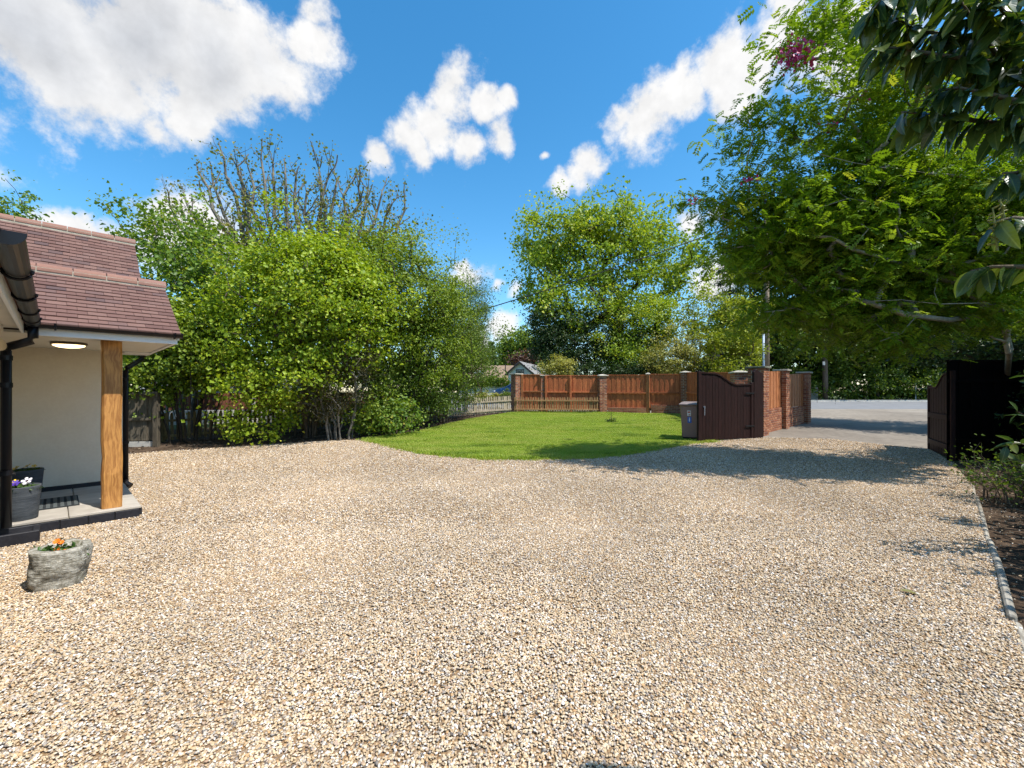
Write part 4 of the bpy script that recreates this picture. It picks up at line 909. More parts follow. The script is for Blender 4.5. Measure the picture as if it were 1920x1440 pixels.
def tubes(N, Pa, rad, k=5, name='limbs', taper_base=1.25):
    c = np.where(Pa >= 0)[0]; a, b = N[Pa[c]], N[c]; d = b-a; l = np.linalg.norm(d, axis=1, keepdims=True)+1e-9; d /= l
    ref = np.where(np.abs(d[:, 2:3]) < .9, [[0, 0, 1.]], [[1., 0, 0]]); x = np.cross(d, ref); x /= np.linalg.norm(x, axis=1, keepdims=True); y = np.cross(d, x)
    r1 = rad[c]; r0 = np.minimum(rad[Pa[c]], r1*taper_base); an = np.arange(k)*2*math.pi/k
    ring = np.cos(an)[None, :, None]*x[:, None, :]+np.sin(an)[None, :, None]*y[:, None, :]
    V = np.concatenate([a[:, None, :]-d[:, None, :]*r0[:, None, None]*.4+ring*r0[:, None, None], b[:, None, :]+ring*r1[:, None, None]], 1).reshape(-1, 3)
    i = np.arange(len(c))[:, None]*2*k; j = np.arange(k)[None, :]; j2 = (j+1) % k
    Fc = np.stack([i+j, i+j2, i+k+j2, i+k+j], 2).reshape(-1, 4); return fast_mesh(name, V, Fc, smooth=True)
def tree(name, label, cat, trunks, blobs, ncl, nleaf, lsize, leafm, barkm, seed, clr=.45, aspect=.7, up=.7, out=.4, rtip=.008, rmax=.25, step=.5, shell=.55, group=None, tone_up=.25, flat=1., leaf_off=None, power=.5, lift=.18, droop=.15, wig=.06):
    r = np.random.default_rng(seed); tg = sample_blobs(blobs, ncl, r, shell)
    tg = tg[tg[:, 2] > zg(tg[:, 1])+.15]
    base = trunks[0][0]; t = thing(name, label, cat, tuple(base), 0, group); b0 = np.array(base)
    N, Pa, rad = skeleton(trunks, tg, r, step, rtip, power, rmax, lift=lift, wig=wig)
    part('trunk', tubes(N-b0, Pa, rad), barkm, t)
    # leaves gather round the twig ends, some along the twigs
    src = tg if leaf_off is None else tg[r.random(len(tg)) > leaf_off]
    k = r.integers(0, len(src), nleaf); g = r.normal(0, 1, (nleaf, 3))*clr*np.array([1, 1, .62*flat])*r.uniform(.35, 1.15, len(src))[k][:, None]
    Pp = src[k]+g; Pp = Pp[Pp[:, 2] > zg(Pp[:, 1])+.04]
    ctr = np.mean(tg, 0); ctone = r.normal(0, .13, len(src))[k][:len(Pp)]
    tn = (r.beta(2.2, 2.4, len(Pp))+ctone+tone_up*0).clip(0, 1)
    part('crown', leaf_cloud('crown', Pp-b0, r, lsize, aspect, up, ctr-b0, out, tn, droop=droop), leafm, t); return t
def stems(x, y, n, h, sp, r, lean=.3):
    out_ = []; z = gz(y)
    for i in range(n):
        a = r.uniform(0, 6.28); q = r.uniform(.05, sp); bx_, by_ = x+math.cos(a)*q, y+math.sin(a)*q*.6; hh = h*r.uniform(.7, 1.15); lx, ly = math.cos(a)*lean*hh*r.uniform(.3, 1), math.sin(a)*lean*hh*r.uniform(.3, 1)
        out_.append([(bx_+lx*u**1.5+r.normal(0, .02), by_+ly*u**1.5+r.normal(0, .02), gz(by_)-.05+hh*u) for u in np.linspace(0, 1, 6)])
    return out_
def pole_trunk(x, y, h, n=7, r=None, lean=(0, 0)):
    r = r or np.random.default_rng(1); z = gz(y)
    return [[(x+lean[0]*u+r.normal(0, .03)*(u > 0), y+lean[1]*u+r.normal(0, .03)*(u > 0), z-.1+h*u) for u in np.linspace(0, 1, n)]]
def B(px, py, Y, rw, rh, rd=None):
    "ellipsoid at a photo position: radii in photo pixels at depth Y"
    p = AT(px, py, Y); k = Y/F; return (p.x, p.y, p.z, rw*k, (rd if rd else rw*k*.8), rh*k)
r_ = np.random.default_rng(61)
HB = 'bushes and trees along the picket fence'
# hazel in the middle of the row
tree('hazel_bush', 'big bright green hazel bush in the middle of the row', 'bush', stems(-6.1, 12.6, 9, 2.6, .7, r_, .35),
     [B(560, 560, 12.4, 150, 110, 1.7), B(470, 640, 12.0, 80, 110, 1.2), B(640, 600, 12.6, 110, 110, 1.5), B(540, 700, 11.9, 100, 70, 1.2), B(480, 770, 11.5, 55, 60, .8), B(600, 500, 12.8, 90, 60, 1.2)], 620, 52000, .085, L_HAZEL, B_BROWN, 1, .30, .82, .8, .5, .007, .06, group=HB)
tree('hazel_bush', 'leafy hazel with a leaning dark limb beside the privet', 'bush', stems(-3.9, 14.2, 6, 2.4, .6, r_, .35)+pole_trunk(-4.35, 14.4, 3.6, lean=(-.5, .2), r=r_),
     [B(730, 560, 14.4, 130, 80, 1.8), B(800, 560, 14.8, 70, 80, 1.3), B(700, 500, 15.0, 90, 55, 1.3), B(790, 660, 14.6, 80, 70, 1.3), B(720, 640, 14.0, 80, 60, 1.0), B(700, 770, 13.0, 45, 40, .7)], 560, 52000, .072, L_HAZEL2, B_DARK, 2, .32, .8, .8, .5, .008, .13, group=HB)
tree('sycamore_tree', 'airy sycamore sapling rising behind the porch roof', 'tree', stems(-10.6, 13.6, 4, 4.2, .5, r_, .2),
     [B(300, 470, 13.4, 55, 60, 1.2), B(270, 440, 13.5, 40, 40, .9), B(340, 560, 13.2, 70, 90, 1.4), B(400, 520, 13.6, 60, 90, 1.3), B(310, 640, 12.6, 70, 60, 1.1), B(350, 420, 14, 50, 40, .9)], 260, 11500, .105, L_SYC, B_GREY, 3, .34, .85, .7, .4, .007, .06, group=HB)
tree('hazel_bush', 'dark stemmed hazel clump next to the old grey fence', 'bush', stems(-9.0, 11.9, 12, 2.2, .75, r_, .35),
     [B(330, 680, 11.8, 70, 60, 1.0), B(290, 720, 11.7, 50, 60, .8), B(385, 670, 11.9, 55, 60, .9), B(340, 620, 12.2, 80, 60, 1.2)], 260, 17000, .092, L_HAZEL2, B_DARK, 4, .26, .82, .8, .4, .006, .05, group=HB)
tree('privet_shrub', 'dense dark privet at the lawn end of the row', 'shrub', stems(-2.9, 16.6, 9, 1.7, .9, r_, .4),
     [B(840, 650, 16.8, 75, 70, 1.7), B(800, 720, 16.0, 75, 55, 1.4), B(870, 700, 17.4, 45, 60, 1.3), B(760, 740, 15.0, 60, 50, 1.2), B(860, 600, 17.2, 45, 60, 1.2), B(715, 730, 13.7, 45, 45, .8), B(790, 765, 14.9, 55, 30, .9), B(690, 700, 13.6, 40, 45, .8)], 520, 66000, .055, L_HOLLY, B_BROWN, 5, .30, .55, .6, .6, .006, .06, group=HB)
tree('willow_shrub', 'silvery green willow behind the privet', 'shrub', stems(-2.2, 20.2, 5, 3.0, .5, r_, .25),
     [B(880, 590, 20, 40, 60, 1.2), B(890, 560, 20, 35, 40, 1.0), B(870, 640, 20, 45, 60, 1.2)], 260, 18000, .09, L_WILLOW, B_GREY, 6, .28, .28, .3, .4, .006, .05, group=HB)
tree('dry_shrub', 'sparse brownish shrub with pale stems at the gravel edge', 'shrub', stems(-4.95, 12.25, 8, 1.2, .40, r_, .35),
     [B(635, 720, 12.2, 55, 60, .8), B(660, 670, 12.3, 50, 50, .7), B(600, 750, 12.0, 40, 40, .6)], 330, 17000, .042, L_BROWN, B_GREY, 7, .20, .5, .5, .3, .005, .035, group=HB, step=.25)
tree('hazel_bush', 'low leafy shoots at the lawn corner below the privet', 'bush', stems(-3.55, 13.2, 6, .8, .5, r_, .4),
     [B(735, 780, 13.2, 50, 32, .8), B(700, 800, 12.9, 30, 18, .5)], 90, 4200, .075, L_SYC, B_BROWN, 8, .22, .82, .9, .4, .005, .03, group=HB)
# pollarded maple: cut-back limbs with young leaves
def pollard():
    r = np.random.default_rng(71); x, y = -8.0, 16.5; z = gz(y); b0 = np.array([x, y, z])
    t = thing('pollarded_tree', 'tall pollarded tree with bare cut limbs and sparse young leaves', 'tree', (x, y, z), 0, HB)
    N = []; Pa = []; rad = []; leaves = []
    def limb(p, d, L, r0, r1, parent, n=7, wig=.10, upb=.12):
        idx = []; pr = parent; p = np.array(p, float); d = np.array(d, float)
        for i in range(n):
            d = d+r.normal(0, wig, 3)+[0, 0, upb]; d /= np.linalg.norm(d); p = p+d*L/n; N.append(p.copy()); Pa.append(pr); rad.append(r0+(r1-r0)*(i+1)/n); pr = len(N)-1; idx.append(pr)
        return idx, d
    N.append(b0.copy()); Pa.append(-1); rad.append(.30)
    tr_, d0 = limb(b0, (0, 0, 1), 3.2, .30, .24, 0, 5, .03)
    targets = [(375, 345), (420, 312), (445, 330), (470, 345), (490, 318), (512, 322), (535, 345), (555, 350), (598, 335), (615, 350), (632, 355), (655, 365), (672, 370), (690, 372), (715, 385), (735, 400), (345, 385), (318, 402), (760, 410), (575, 380), (455, 385), (400, 365)]
    for (px, py) in targets:
        tp = np.array(AT(px, py-18, 16.5+r.uniform(-1.3, 1.3))); st_ = tr_[r.integers(2, 5)]; p0 = N[st_]; vec = tp-p0; L = np.linalg.norm(vec)
        # strong S-bend: out then up
        hor = np.array([vec[0], vec[1], vec[2]*.45]); pr = st_; n = 11
        last = []
        for i in range(1, n+1):
            u = i/n; q = p0+np.array([vec[0]*u**.75, vec[1]*u**.75, vec[2]*u**1.15])+r.normal(0, .10, 3)*(u < 1); N.append(q); Pa.append(pr); rad.append(.09*(1-u)**.8+.036); pr = len(N)-1; last.append(pr)
        for j in last[3:]:
            for _ in range(r.integers(2, 4)):
                d = r.normal(0, .6, 3); d[2] = abs(d[2])+.6; d[0] += np.sign(vec[0])*.25; short = r.random() < .35
                ids, _d = limb(N[j], d, r.uniform(.4, 1.15), .026 if short else .018, .021 if short else .006, j, 4, .16, .22); leaves += [N[q] for q in ids[1:]]
                if r.random() < .7:
                    ids2, _d = limb(N[ids[1]], r.normal(0, .7, 3)+[0, 0, .5], r.uniform(.3, .8), .012, .005, ids[1], 3, .2, .1); leaves += [N[q] for q in ids2]
        leaves += [N[q] for q in last[5:]]
    part('trunk', tubes(np.array(N)-b0, np.array(Pa), np.array(rad), 6), B_GREY, t)
    Lp = np.array(leaves); k = r.integers(0, len(Lp), 5600)
    Pp = Lp[k]+r.normal(0, .12, (5600, 3))
    bl = sample_blobs([B(560, 470, 16.2, 220, 45, 2), B(700, 440, 16.2, 80, 40, 1.5), B(340, 430, 16.4, 60, 45, 1.2)], 300, r, .8); k2 = r.integers(0, 300, 5500); Pp = np.concatenate([Pp, bl[k2]+r.normal(0, .22, (5500, 3))])
    part('crown', leaf_cloud('crown', Pp-b0, r, .10, .8, .5), L_POLL, t)
pollard()
tree('garden_tree', 'treetop just showing above the house ridge', 'tree', pole_trunk(-17.6, 15.5, 6.5, r=r_),
     [B(15, 410, 15.2, 38, 42, .8), B(-20, 440, 15.2, 45, 40, .9), B(30, 430, 15.2, 20, 22, .5)], 80, 2600, .12, L_SYC, B_DARK, 9, .26, .6, .3, .3)
# middle distance
MG = 'trees and shrubs beyond the red fence'
oak_bl = [B(1100, 470, 28, 90, 75, 3), B(1180, 440, 28.5, 80, 60, 2.8), B(1040, 450, 28, 65, 60, 2.6), B(1010, 520, 27.5, 45, 60, 2.2), B(1080, 560, 27, 80, 60, 2.6), B(1240, 470, 28.5, 70, 60, 2.5), B(1285, 520, 28, 45, 50, 2), B(1200, 550, 28, 80, 50, 2.5), B(1120, 410, 28.5, 50, 30, 2), B(1040, 600, 27, 55, 50, 2.2)]
tree('oak_tree', 'large spreading oak in fresh leaf beyond the fence', 'tree', pole_trunk(6.9, 28.4, 5.2, r=r_, lean=(.3, 0)), oak_bl, 430, 33000, .185, L_OAK, B_DARK, 11, .55, .7, .6, .5, .016, .38, 1.0, group=MG, shell=.75)
tree('holly_tree', 'dense dark evergreen below the oak', 'tree', pole_trunk(4.6, 26.5, 3.0, r=r_),
     [B(1060, 650, 26, 65, 50, 2), B(1120, 630, 26.5, 70, 55, 2), B(1180, 660, 26, 55, 40, 1.8), B(1030, 615, 26.5, 40, 45, 1.5)], 320, 34000, .12, L_DARK, B_DARK, 12, .42, .6, .6, .6, group=MG)
tree('garden_shrub', 'mid green shrub filling the gap below the oak', 'shrub', stems(8.0, 25.5, 5, 1.8, .6, r_),
     [B(1200, 620, 25.5, 60, 45, 1.6), B(1170, 670, 25, 50, 35, 1.5), B(1230, 590, 25.5, 40, 40, 1.3)], 200, 17000, .12, L_OAK, B_DARK, 13, .36, .65, .7, .5, group=MG)
tree('variegated_shrub', 'pale yellow variegated shrub above the fence', 'shrub', stems(8.4, 23.0, 5, 1.4, .6, r_),
     [B(1262, 672, 23, 42, 36, 1.0), B(1235, 685, 23, 35, 28, .9), B(1290, 660, 23.2, 30, 34, .9)], 170, 14000, .085, L_GOLD, B_BROWN, 14, .24, .6, .8, .5, group=MG)
tree('lime_shrub', 'bright lime green shrub behind the gate pier', 'shrub', stems(10.7, 23.5, 6, 2.2, .7, r_),
     [B(1330, 650, 23.5, 50, 55, 1.4), B(1380, 660, 23, 50, 50, 1.4), B(1330, 590, 24.2, 50, 45, 1.4), B(1395, 610, 24, 45, 55, 1.4)], 260, 20000, .11, L_LIME, B_BROWN, 15, .36, .65, .7, .5, group=MG)
tree('garden_hedge', 'dark mixed hedge just behind the red fence tops', 'hedge', stems(6.6, 23.4, 14, 1.2, 2.6, r_, .3), [B(a, 700+4*math.sin(a), 23.6, 26, 17, .6) for a in range(1075, 1320, 30)], 200, 15000, .10, L_DARK, B_DARK, 45, .26, .6, .7, .4, group=MG)
def larch(name, label, x, y, h, rad, leafm, nb, seed, group=None, nl=14000, ls=.12, spire=1.):
    r = np.random.default_rng(seed); z = gz(y); b0 = np.array([x, y, z]); t = thing(name, label, 'tree', tuple(b0), 0, group); N = [b0.copy()]; Pa = [-1]; rd = [h*.016]; n = 16; Lp = []
    for i in range(1, n+1): N.append(b0+np.array([r.normal(0, .02), r.normal(0, .02), h*i/n])); Pa.append(i-1); rd.append(h*.016*(1-i/n)+.012)
    for k in range(nb):
        u = r.uniform(.12, .99); a = r.uniform(0, 6.28); j = int(u*n); L = rad*(1-u)**.8*r.uniform(.6, 1.1)+.15; pr = j; p = N[j].copy()
        for s_ in range(1, 5):
            q = p+np.array([math.cos(a), math.sin(a), 0])*L*s_/4+np.array([0, 0, (.12*math.sin(s_/4*2.6)-.22*(s_/4)**2)*L]); N.append(q); Pa.append(pr); rd.append(.03*(1-s_/5)); pr = len(N)-1
            Lp += [q]*s_
    part('trunk', tubes(np.array(N)-b0, np.array(Pa), np.array(rd), 5), B_DARK, t)
    Lp = np.array(Lp); k = r.integers(0, len(Lp), nl); part('crown', leaf_cloud('crown', Lp[k]+r.normal(0, .16, (nl, 3))*[1, 1, .6]*rad*.35-b0, r, ls, .35, .4, droop=.4), leafm, t)
larch('larch_tree', 'dark slender larch standing behind the utility pole', 12.6, 24.6, 9.6, 2.1, L_LARCH, 70, 16, MG, 15000)
tree('laurel_bush', 'small yellow green shrub peeping over the first fence panels', 'shrub', stems(2.3, 22.8, 4, 1.2, .4, r_),
     [B(1045, 694, 22.8, 26, 18, .6), B(1062, 690, 22.8, 16, 18, .5)], 70, 4200, .08, L_GOLD, B_BROWN, 17, .18, .6, .8, .5, group=MG)
FG = 'distant garden trees'
tree('round_tree', 'rounded bright green tree beyond the white house', 'tree', pole_trunk(1.5, 66, 4, r=r_),
     [B(975, 650, 66, 32, 28, 2.6), B(1000, 660, 66, 25, 25, 2), B(955, 662, 66, 18, 20, 1.6), B(985, 672, 65, 40, 16, 2.4)], 220, 12000, .36, L_FAR, B_DARK, 18, .7, .7, .7, .5, .02, .3, 1.5, group=FG)
larch('far_conifer', 'small pointed conifer far beyond the bungalow roof', -2.9, 62, 8.2, 1.7, L_WILLOW, 60, 19, FG, 4500, .3)
tree('copper_tree', 'dark copper leaved shrub behind the white gable', 'shrub', pole_trunk(2.1, 57, 3, r=r_), [B(990, 676, 57, 24, 12, 1.6)], 60, 3000, .3, L_COPPER, B_DARK, 20, .5, group=FG)
tree('far_shrub', 'olive shrub beside the far white house', 'shrub', pole_trunk(6.3, 50, 3, r=r_), [B(1055, 672, 50, 22, 18, 1.4), B(1040, 680, 50, 20, 14, 1.3)], 70, 4200, .26, L_FAR, B_DARK, 21, .45, group=FG)
tree('far_tree', 'tree line patch behind the brown bungalow roof', 'tree', pole_trunk(-4, 75, 4, r=r_), [B(905, 670, 75, 30, 22, 3), B(935, 682, 75, 30, 12, 3), B(870, 660, 75, 40, 30, 3)], 140, 7000, .38, L_WOOD, B_DARK, 22, .8, group=FG)
# hedges round the parked car
tree('golden_hedge', 'clipped golden green hedge behind the picket fence', 'hedge', stems(-1.3, 22.9, 10, .6, 1.0, r_, .5), [B(895, 747, 23, 18, 8, .4), B(915, 745, 23, 20, 8, .4), B(935, 746, 23, 16, 8, .4)], 110, 8000, .05, L_GOLD, B_BROWN, 23, .10, .6, .8, .4, group='hedges by the parked car')
tree('green_hedge', 'dark green hedge bush beside the end pier', 'hedge', stems(-.2, 22.6, 7, .6, .4, r_, .5), [B(951, 744, 22.6, 11, 9, .3)], 40, 3600, .05, L_HOLLY, B_BROWN, 24, .09, .6, .8, .4, group='hedges by the parked car')
tree('field_hedge', 'long low hedge in front of the bungalow', 'hedge', stems(-2.2, 33, 14, .8, 3, r_, .3), [B(x_, 716+abs(x_-905)*.03, 33, 22, 7, .6) for x_ in (840, 870, 895, 915, 935)], 150, 9000, .11, L_LIME, B_BROWN, 25, .22, .6, .8, .4, group='hedges by the parked car')
# woodland across the road
WG = 'woodland trees across the road'
wl_ = [('tall woodland tree behind the splayed drive wall', 15.5, 31, 6, [(1480, 560, 31, 60, 70), (1440, 480, 31, 60, 60), (1500, 640, 30.5, 60, 40), (1450, 640, 31, 45, 40)], L_WOOD),
       ('woodland tree behind the dark road pole', 21.5, 31, 6, [(1580, 560, 31, 80, 70), (1600, 640, 30.5, 75, 45), (1540, 480, 31.5, 70, 60)], L_WOOD),
       ('woodland tree opposite the drive entrance', 27, 32, 6.5, [(1680, 580, 32, 80, 80), (1670, 660, 31.5, 70, 35), (1700, 470, 32.5, 80, 60)], L_DARK),
       ('woodland tree above the road railing', 33, 32, 6.5, [(1790, 580, 32, 80, 80), (1800, 660, 31.5, 80, 40), (1800, 460, 32.5, 80, 70)], L_WOOD),
       ('outermost woodland tree past the dark fence', 40, 33, 7, [(1920, 560, 33, 90, 100), (1900, 650, 33, 80, 50)], L_DARK)]
for k, (lab, x_, y_, h_, bl, lmt) in enumerate(wl_):
    tree('woodland_tree', lab, 'tree', pole_trunk(x_, y_, h_, r=r_), [B(a, b, Y, c, d, 2.6) for a, b, Y, c, d in bl], 300, 24000, .20, lmt, B_DARK, 30+k, .6, .7, .6, .4, .014, .32, 1.0, group=WG)
tree('roadside_undergrowth', 'dense leafy undergrowth along the far side of the road', 'undergrowth', stems(22, 30.2, 26, 1.2, 9, r_, .3), [B(a, 725+8*math.sin(a), 30.2, 45, 34, .9) for a in range(1420, 1960, 48)]+[B(a, 690+8*math.cos(a), 31.5, 50, 30, 1.) for a in range(1440, 1960, 70)], 520, 52000, .17, L_WOOD, B_DARK, 40, .38, .65, .7, .4)
tree('woodland_tree', 'dark overhanging tree filling the corner above the black fence', 'tree', pole_trunk(16.2, 13.9, 4.8, r=r_), [B(1850, 620, 13.8, 110, 70, 1.8), B(1900, 480, 14, 130, 120, 2.0), B(1780, 640, 14, 80, 40, 1.0), B(1980, 640, 13, 120, 80, 2), B(1800, 400, 14.4, 110, 90, 1.6), B(1880, 300, 14.4, 90, 80, 1.6), B(1720, 280, 14.4, 100, 90, 1.6), B(1690, 420, 14.6, 100, 80, 1.5)], 560, 56000, .11, L_DARK, B_DARK, 41, .36, .6, .6, .4, .009, .22, group=WG)
# pinnate-leaved tree overhanging the drive
def robinia():
    r = np.random.default_rng(81); x, y = 11.25, 9.65; K = .84; AT = lambda px, py, Y: globals()['AT'](px, py, Y*K); B = lambda px, py, Y, rw, rh, rd: globals()['B'](px, py, Y*K, rw, rh, rd*K); z = gz(y); b0 = np.array([x, y, z])
    t = thing('robinia_tree', 'overhanging tree with feathery pinnate leaves and pale branches', 'tree', (x, y, z))
    bl = [B(1850, 550, 9.4, 100, 70, 1.3), B(1760, 450, 9.5, 110, 80, 1.4), B(1440, 470, 10.2, 95, 55, 1.2), B(1420, 380, 10.2, 70, 45, 1.0), B(1560, 430, 9.8, 130, 70, 1.5), B(1520, 300, 9.8, 110, 70, 1.4), B(1650, 500, 9.6, 130, 70, 1.5), B(1560, 570, 10, 110, 50, 1.3), B(1480, 590, 10.4, 80, 40, 1.0), B(1640, 620, 9.8, 90, 38, 1.0), B(1720, 330, 9.4, 130, 110, 1.6), B(1600, 190, 9.5, 110, 70, 1.3), B(1430, 240, 9.9, 60, 35, .7), B(1540, 90, 9.4, 60, 80, .8), B(1830, 420, 9, 110, 120, 1.4), B(1560, 20, 9.4, 70, 40, .8)]
    tg = sample_blobs(bl, 700, r, .8); qx = CX+F*tg[:, 0]/tg[:, 1]; qy = HY-F*(tg[:, 2]-CAMZ)/tg[:, 1]; tg = tg[~((qx < 1600) & (qy < 330)) | (r.random(len(tg)) < .42)]
    tg = np.concatenate([tg, [np.array(AT(*p)) for p in [(1300, 372, 10.2), (1330, 380, 10.2), (1370, 235, 9.9), (1385, 225, 9.9), (1475, 105, 9.4), (1490, 90, 9.4), (1400, 320, 10), (1355, 410, 10.2)]]])
    trunk = [[(x, y, z-.1), (x-.03, y-.02, z+.7), (x-.08, y-.05, z+1.3), (x-.16, y-.1, z+1.8)]]
    def path(pts): return [tuple(AT(px, py, Y)) for px, py, Y in pts]
    limbs = [path([(1893, 655, 9.65), (1880, 600, 9.65), (1850, 575, 9.00), (1790, 530, 8.90), (1720, 505, 8.80), (1650, 482, 8.80), (1600, 468, 8.80), (1560, 445, 8.90)]), path([(1890, 660, 9.60), (1888, 585, 9.45), (1850, 568, 8.60), (1760, 570, 8.50), (1690, 562, 8.60), (1630, 565, 8.70)]),
             path([(1885, 640, 9.55), (1930, 480, 9.15), (1950, 370, 8.95), (1900, 300, 8.75), (1800, 255, 8.10), (1720, 270, 8.30), (1660, 315, 8.50), (1600, 305, 8.70), (1540, 290, 8.90)]), path([(1950, 370, 8.95), (1870, 335, 8.95), (1800, 330, 8.40), (1740, 325, 8.50), (1660, 312, 8.60)]),
             path([(1850, 590, 9.3), (1780, 600, 8.9), (1700, 590, 8.8), (1640, 570, 8.9), (1600, 560, 9.0)]), path([(1700, 350, 8.9), (1640, 380, 8.8), (1590, 372, 8.8), (1520, 395, 8.9)]), path([(1720, 590, 8.8), (1690, 625, 8.7), (1650, 640, 8.8)])]
    N, Pa, rad = skeleton(trunk+limbs, tg, r, .35, .0065, .5, .050, wig=.10, lift=.10, join=True)
    part('trunk', tubes(N-b0, Pa, rad), B_PALE, t)
    nf = 17500; k = r.integers(0, len(tg), nf); Pb = tg[k]+r.normal(0, 1, (nf, 3))*[.34, .34, .13]
    # a frond: midrib with leaflet pairs, lying in flat tiers
    a = r.uniform(0, 6.28, nf); D = np.stack([np.cos(a), np.sin(a), r.normal(-.22, .25, nf)], 1); D /= np.linalg.norm(D, axis=1, keepdims=True)
    Nn = np.array([0, 0, 1.])+r.normal(0, .35, (nf, 3)); Nn -= D*np.sum(D*Nn, 1, keepdims=True); Nn /= np.linalg.norm(Nn, axis=1, keepdims=True); Sd = np.cross(D, Nn); FL = r.uniform(.14, .26, nf)
    Ps, Ds, Ns, Ls, Ts = [], [], [], [], []; ft = (r.beta(2.2, 2.4, nf)+r.normal(0, .14, len(tg))[k]).clip(0, 1)
    for j in range(6):
        u = .2+.15*j
        for s_ in (-1, 1):
            Ps.append(Pb+D*(FL*u)[:, None]-Nn*(FL*u*u*.35)[:, None]); Ds.append(D*.45+Sd*s_+r.normal(0, .08, (nf, 3))-Nn*.15); Ns.append(Nn+r.normal(0, .15, (nf, 3))); Ls.append(FL*.36*r.uniform(.8, 1.15, nf)); Ts.append(ft)
    Ps.append(Pb+D*(FL*.98)[:, None]-Nn*(FL*.33)[:, None]); Ds.append(D-.3*Nn); Ns.append(Nn); Ls.append(FL*.25); Ts.append(ft)
    Ps, Ds, Ns, Ls, Ts = map(np.concatenate, (Ps, Ds, Ns, Ls, Ts)); Vv, Fc = leaf_geo(Ps-b0, Ds, Ns, Ls, Ls*.5, r, .1, .08)
    part('crown', fast_mesh('crown', Vv, Fc, np.repeat(Ts, 2)), L_ROB, t)
    for (px, py, Y, s_, n_) in [(1492, 100, 9.4, .14, 230), (1560, 235, 9.8, .05, 30), (1408, 335, 10, .05, 26), (1303, 376, 10.2, .05, 24), (1620, 175, 9.5, .05, 24)]:
        p = np.array(AT(px, py, Y-.9)); q = p+r.normal(0, 1, (n_, 3))*[s_*1.1, s_, s_*.6]; part('blossom', leaf_cloud('blossom', q-b0, r, .055, .8, .2), M_PETM, t)
robinia()
# hedge mostly out of view, added for the shade it casts; backing wood
tree('border_shade_hedge', 'tall dark hedge mostly out of view, shaped to shade border and fence', 'hedge', stems(9.2, 5.2, 8, 1.5, 2.2, r_, .3), [(x_, y_, z_, .85, .75, 1.25) for x_, y_, z_ in [(5.4, 2.0, 1.3), (6.3, 2.9, 1.3), (7.3, 3.9, 1.3), (8.3, 4.8, 1.3), (9.3, 5.8, 1.3), (10.3, 6.7, 1.3), (11.4, 8.3, 1.4), (12.6, 8.5, 1.6), (11.3, 8.3, 3.4), (12.6, 8.5, 3.8), (13.9, 8.6, 2.6), (12.0, 8.2, 5.0)]], 700, 62000, .11, L_DARK, B_DARK, 42, .30, .5, .6, .4, .008, .06)
wd = tree('distant_wood', 'dark solid wood closing the view beyond the road', 'wood', pole_trunk(24, 37, 5, r=r_), [B(a, 660+14*math.sin(a), 37+(a % 3), 55, 85, 1.5) for a in range(1390, 2100, 55)], 420, 34000, .30, L_DARK, B_DARK, 43, .6, .7, .6, .4)
wd['kind'] = 'stuff'
fh_ = tree('far_hedgerow', 'distant hedgerow closing the view behind the neighbouring gardens', 'hedgerow', stems(-16, 40, 12, 2, 12, r_, .3), [B(a, 700+10*math.sin(a), 40+(a % 4), 50, 34, 1.5) for a in range(60, 900, 55)], 330, 26000, .26, L_WOOD, B_DARK, 44, .6, .7, .6, .4)
fh_['kind'] = 'stuff'
# near laurel: leaves one by one
lv = [big_leaf(400+i, .108, .046, .30) for i in range(6)]
for m_ in lv: m_.materials.append(L_LAUREL)
def laurel(name, label, base, sprays, seed, trunk, thick=.012, hang=True, extra=()):
    r = np.random.default_rng(seed); b0 = Vector(base); t = thing(name, label, 'shrub', base, 0, 'large leaved laurels by the border'); mb = MB()
    for pts, rad in trunk: mb.tube([Vector(p)-b0 for p in pts], rad, 8)
    for (pts, n, size) in sprays:
        pts = [Vector(p) for p in pts]; mb.tube([p-b0 for p in pts], [thick*.55*(1-.7*i/(len(pts)-1)) for i in range(len(pts))], 6)
        seg = sum((pts[i+1]-pts[i]).length for i in range(len(pts)-1))
        for k in range(n):
            u = (k+.5)/n*(len(pts)-1); i = min(int(u), len(pts)-2); p = pts[i].lerp(pts[i+1], u-i); d = (pts[i+1]-pts[i]).normalized()
            ang = k*2.4+r.normal(0, .3); sd_ = d.cross(Vector((0, 0, 1))).normalized(); up_ = sd_.cross(d)
            dirv_ = d*.45+(sd_*math.cos(ang)+up_*math.sin(ang)*.5)*.75+Vector((0, 0, -.75 if hang else .15))+Vector(r.normal(0, .16, 3)); dirv_.normalize()
            nrm = (Vector((0, 0, 1))+Vector(r.normal(0, .45, 3))+d*.2); z_ = (nrm-dirv_*nrm.dot(dirv_)).normalized(); y_ = z_.cross(dirv_); M_ = Matrix((dirv_, y_, z_)).transposed()
            part('leaf', lv[r.integers(0, 6)], None, t, p-b0, M_.to_euler(), (size*r.uniform(.75, 1.2),)*3)
    part('branch', mb.mesh(smooth=True), B_BROWN, t)
    for pts in extra:     # pale flower spikes
        e = MB(); p0 = Vector(pts[0])-b0; p1_ = Vector(pts[1])-b0; e.tube([p0, p0.lerp(p1_, .5)+Vector((0, 0, .006)), p1_], [.0022, .002, .0012], 5)
        for k in range(22):
            q = p0.lerp(p1_, .15+.85*k/22); o_ = Vector(r.normal(0, .006, 3)); e.tube([q, q+o_], [.0010, .0022], 4)
        part('flower_spike', e.mesh(), mat_leaf('spike_green', [(0, (.20, .20, .05)), (1, (.24, .23, .06))], .2) if 'spike_green' not in bpy.data.materials else bpy.data.materials['spike_green'], t)
def A(px, py, Y): return AT(px, py, Y*.61 if Y < 2 else Y)
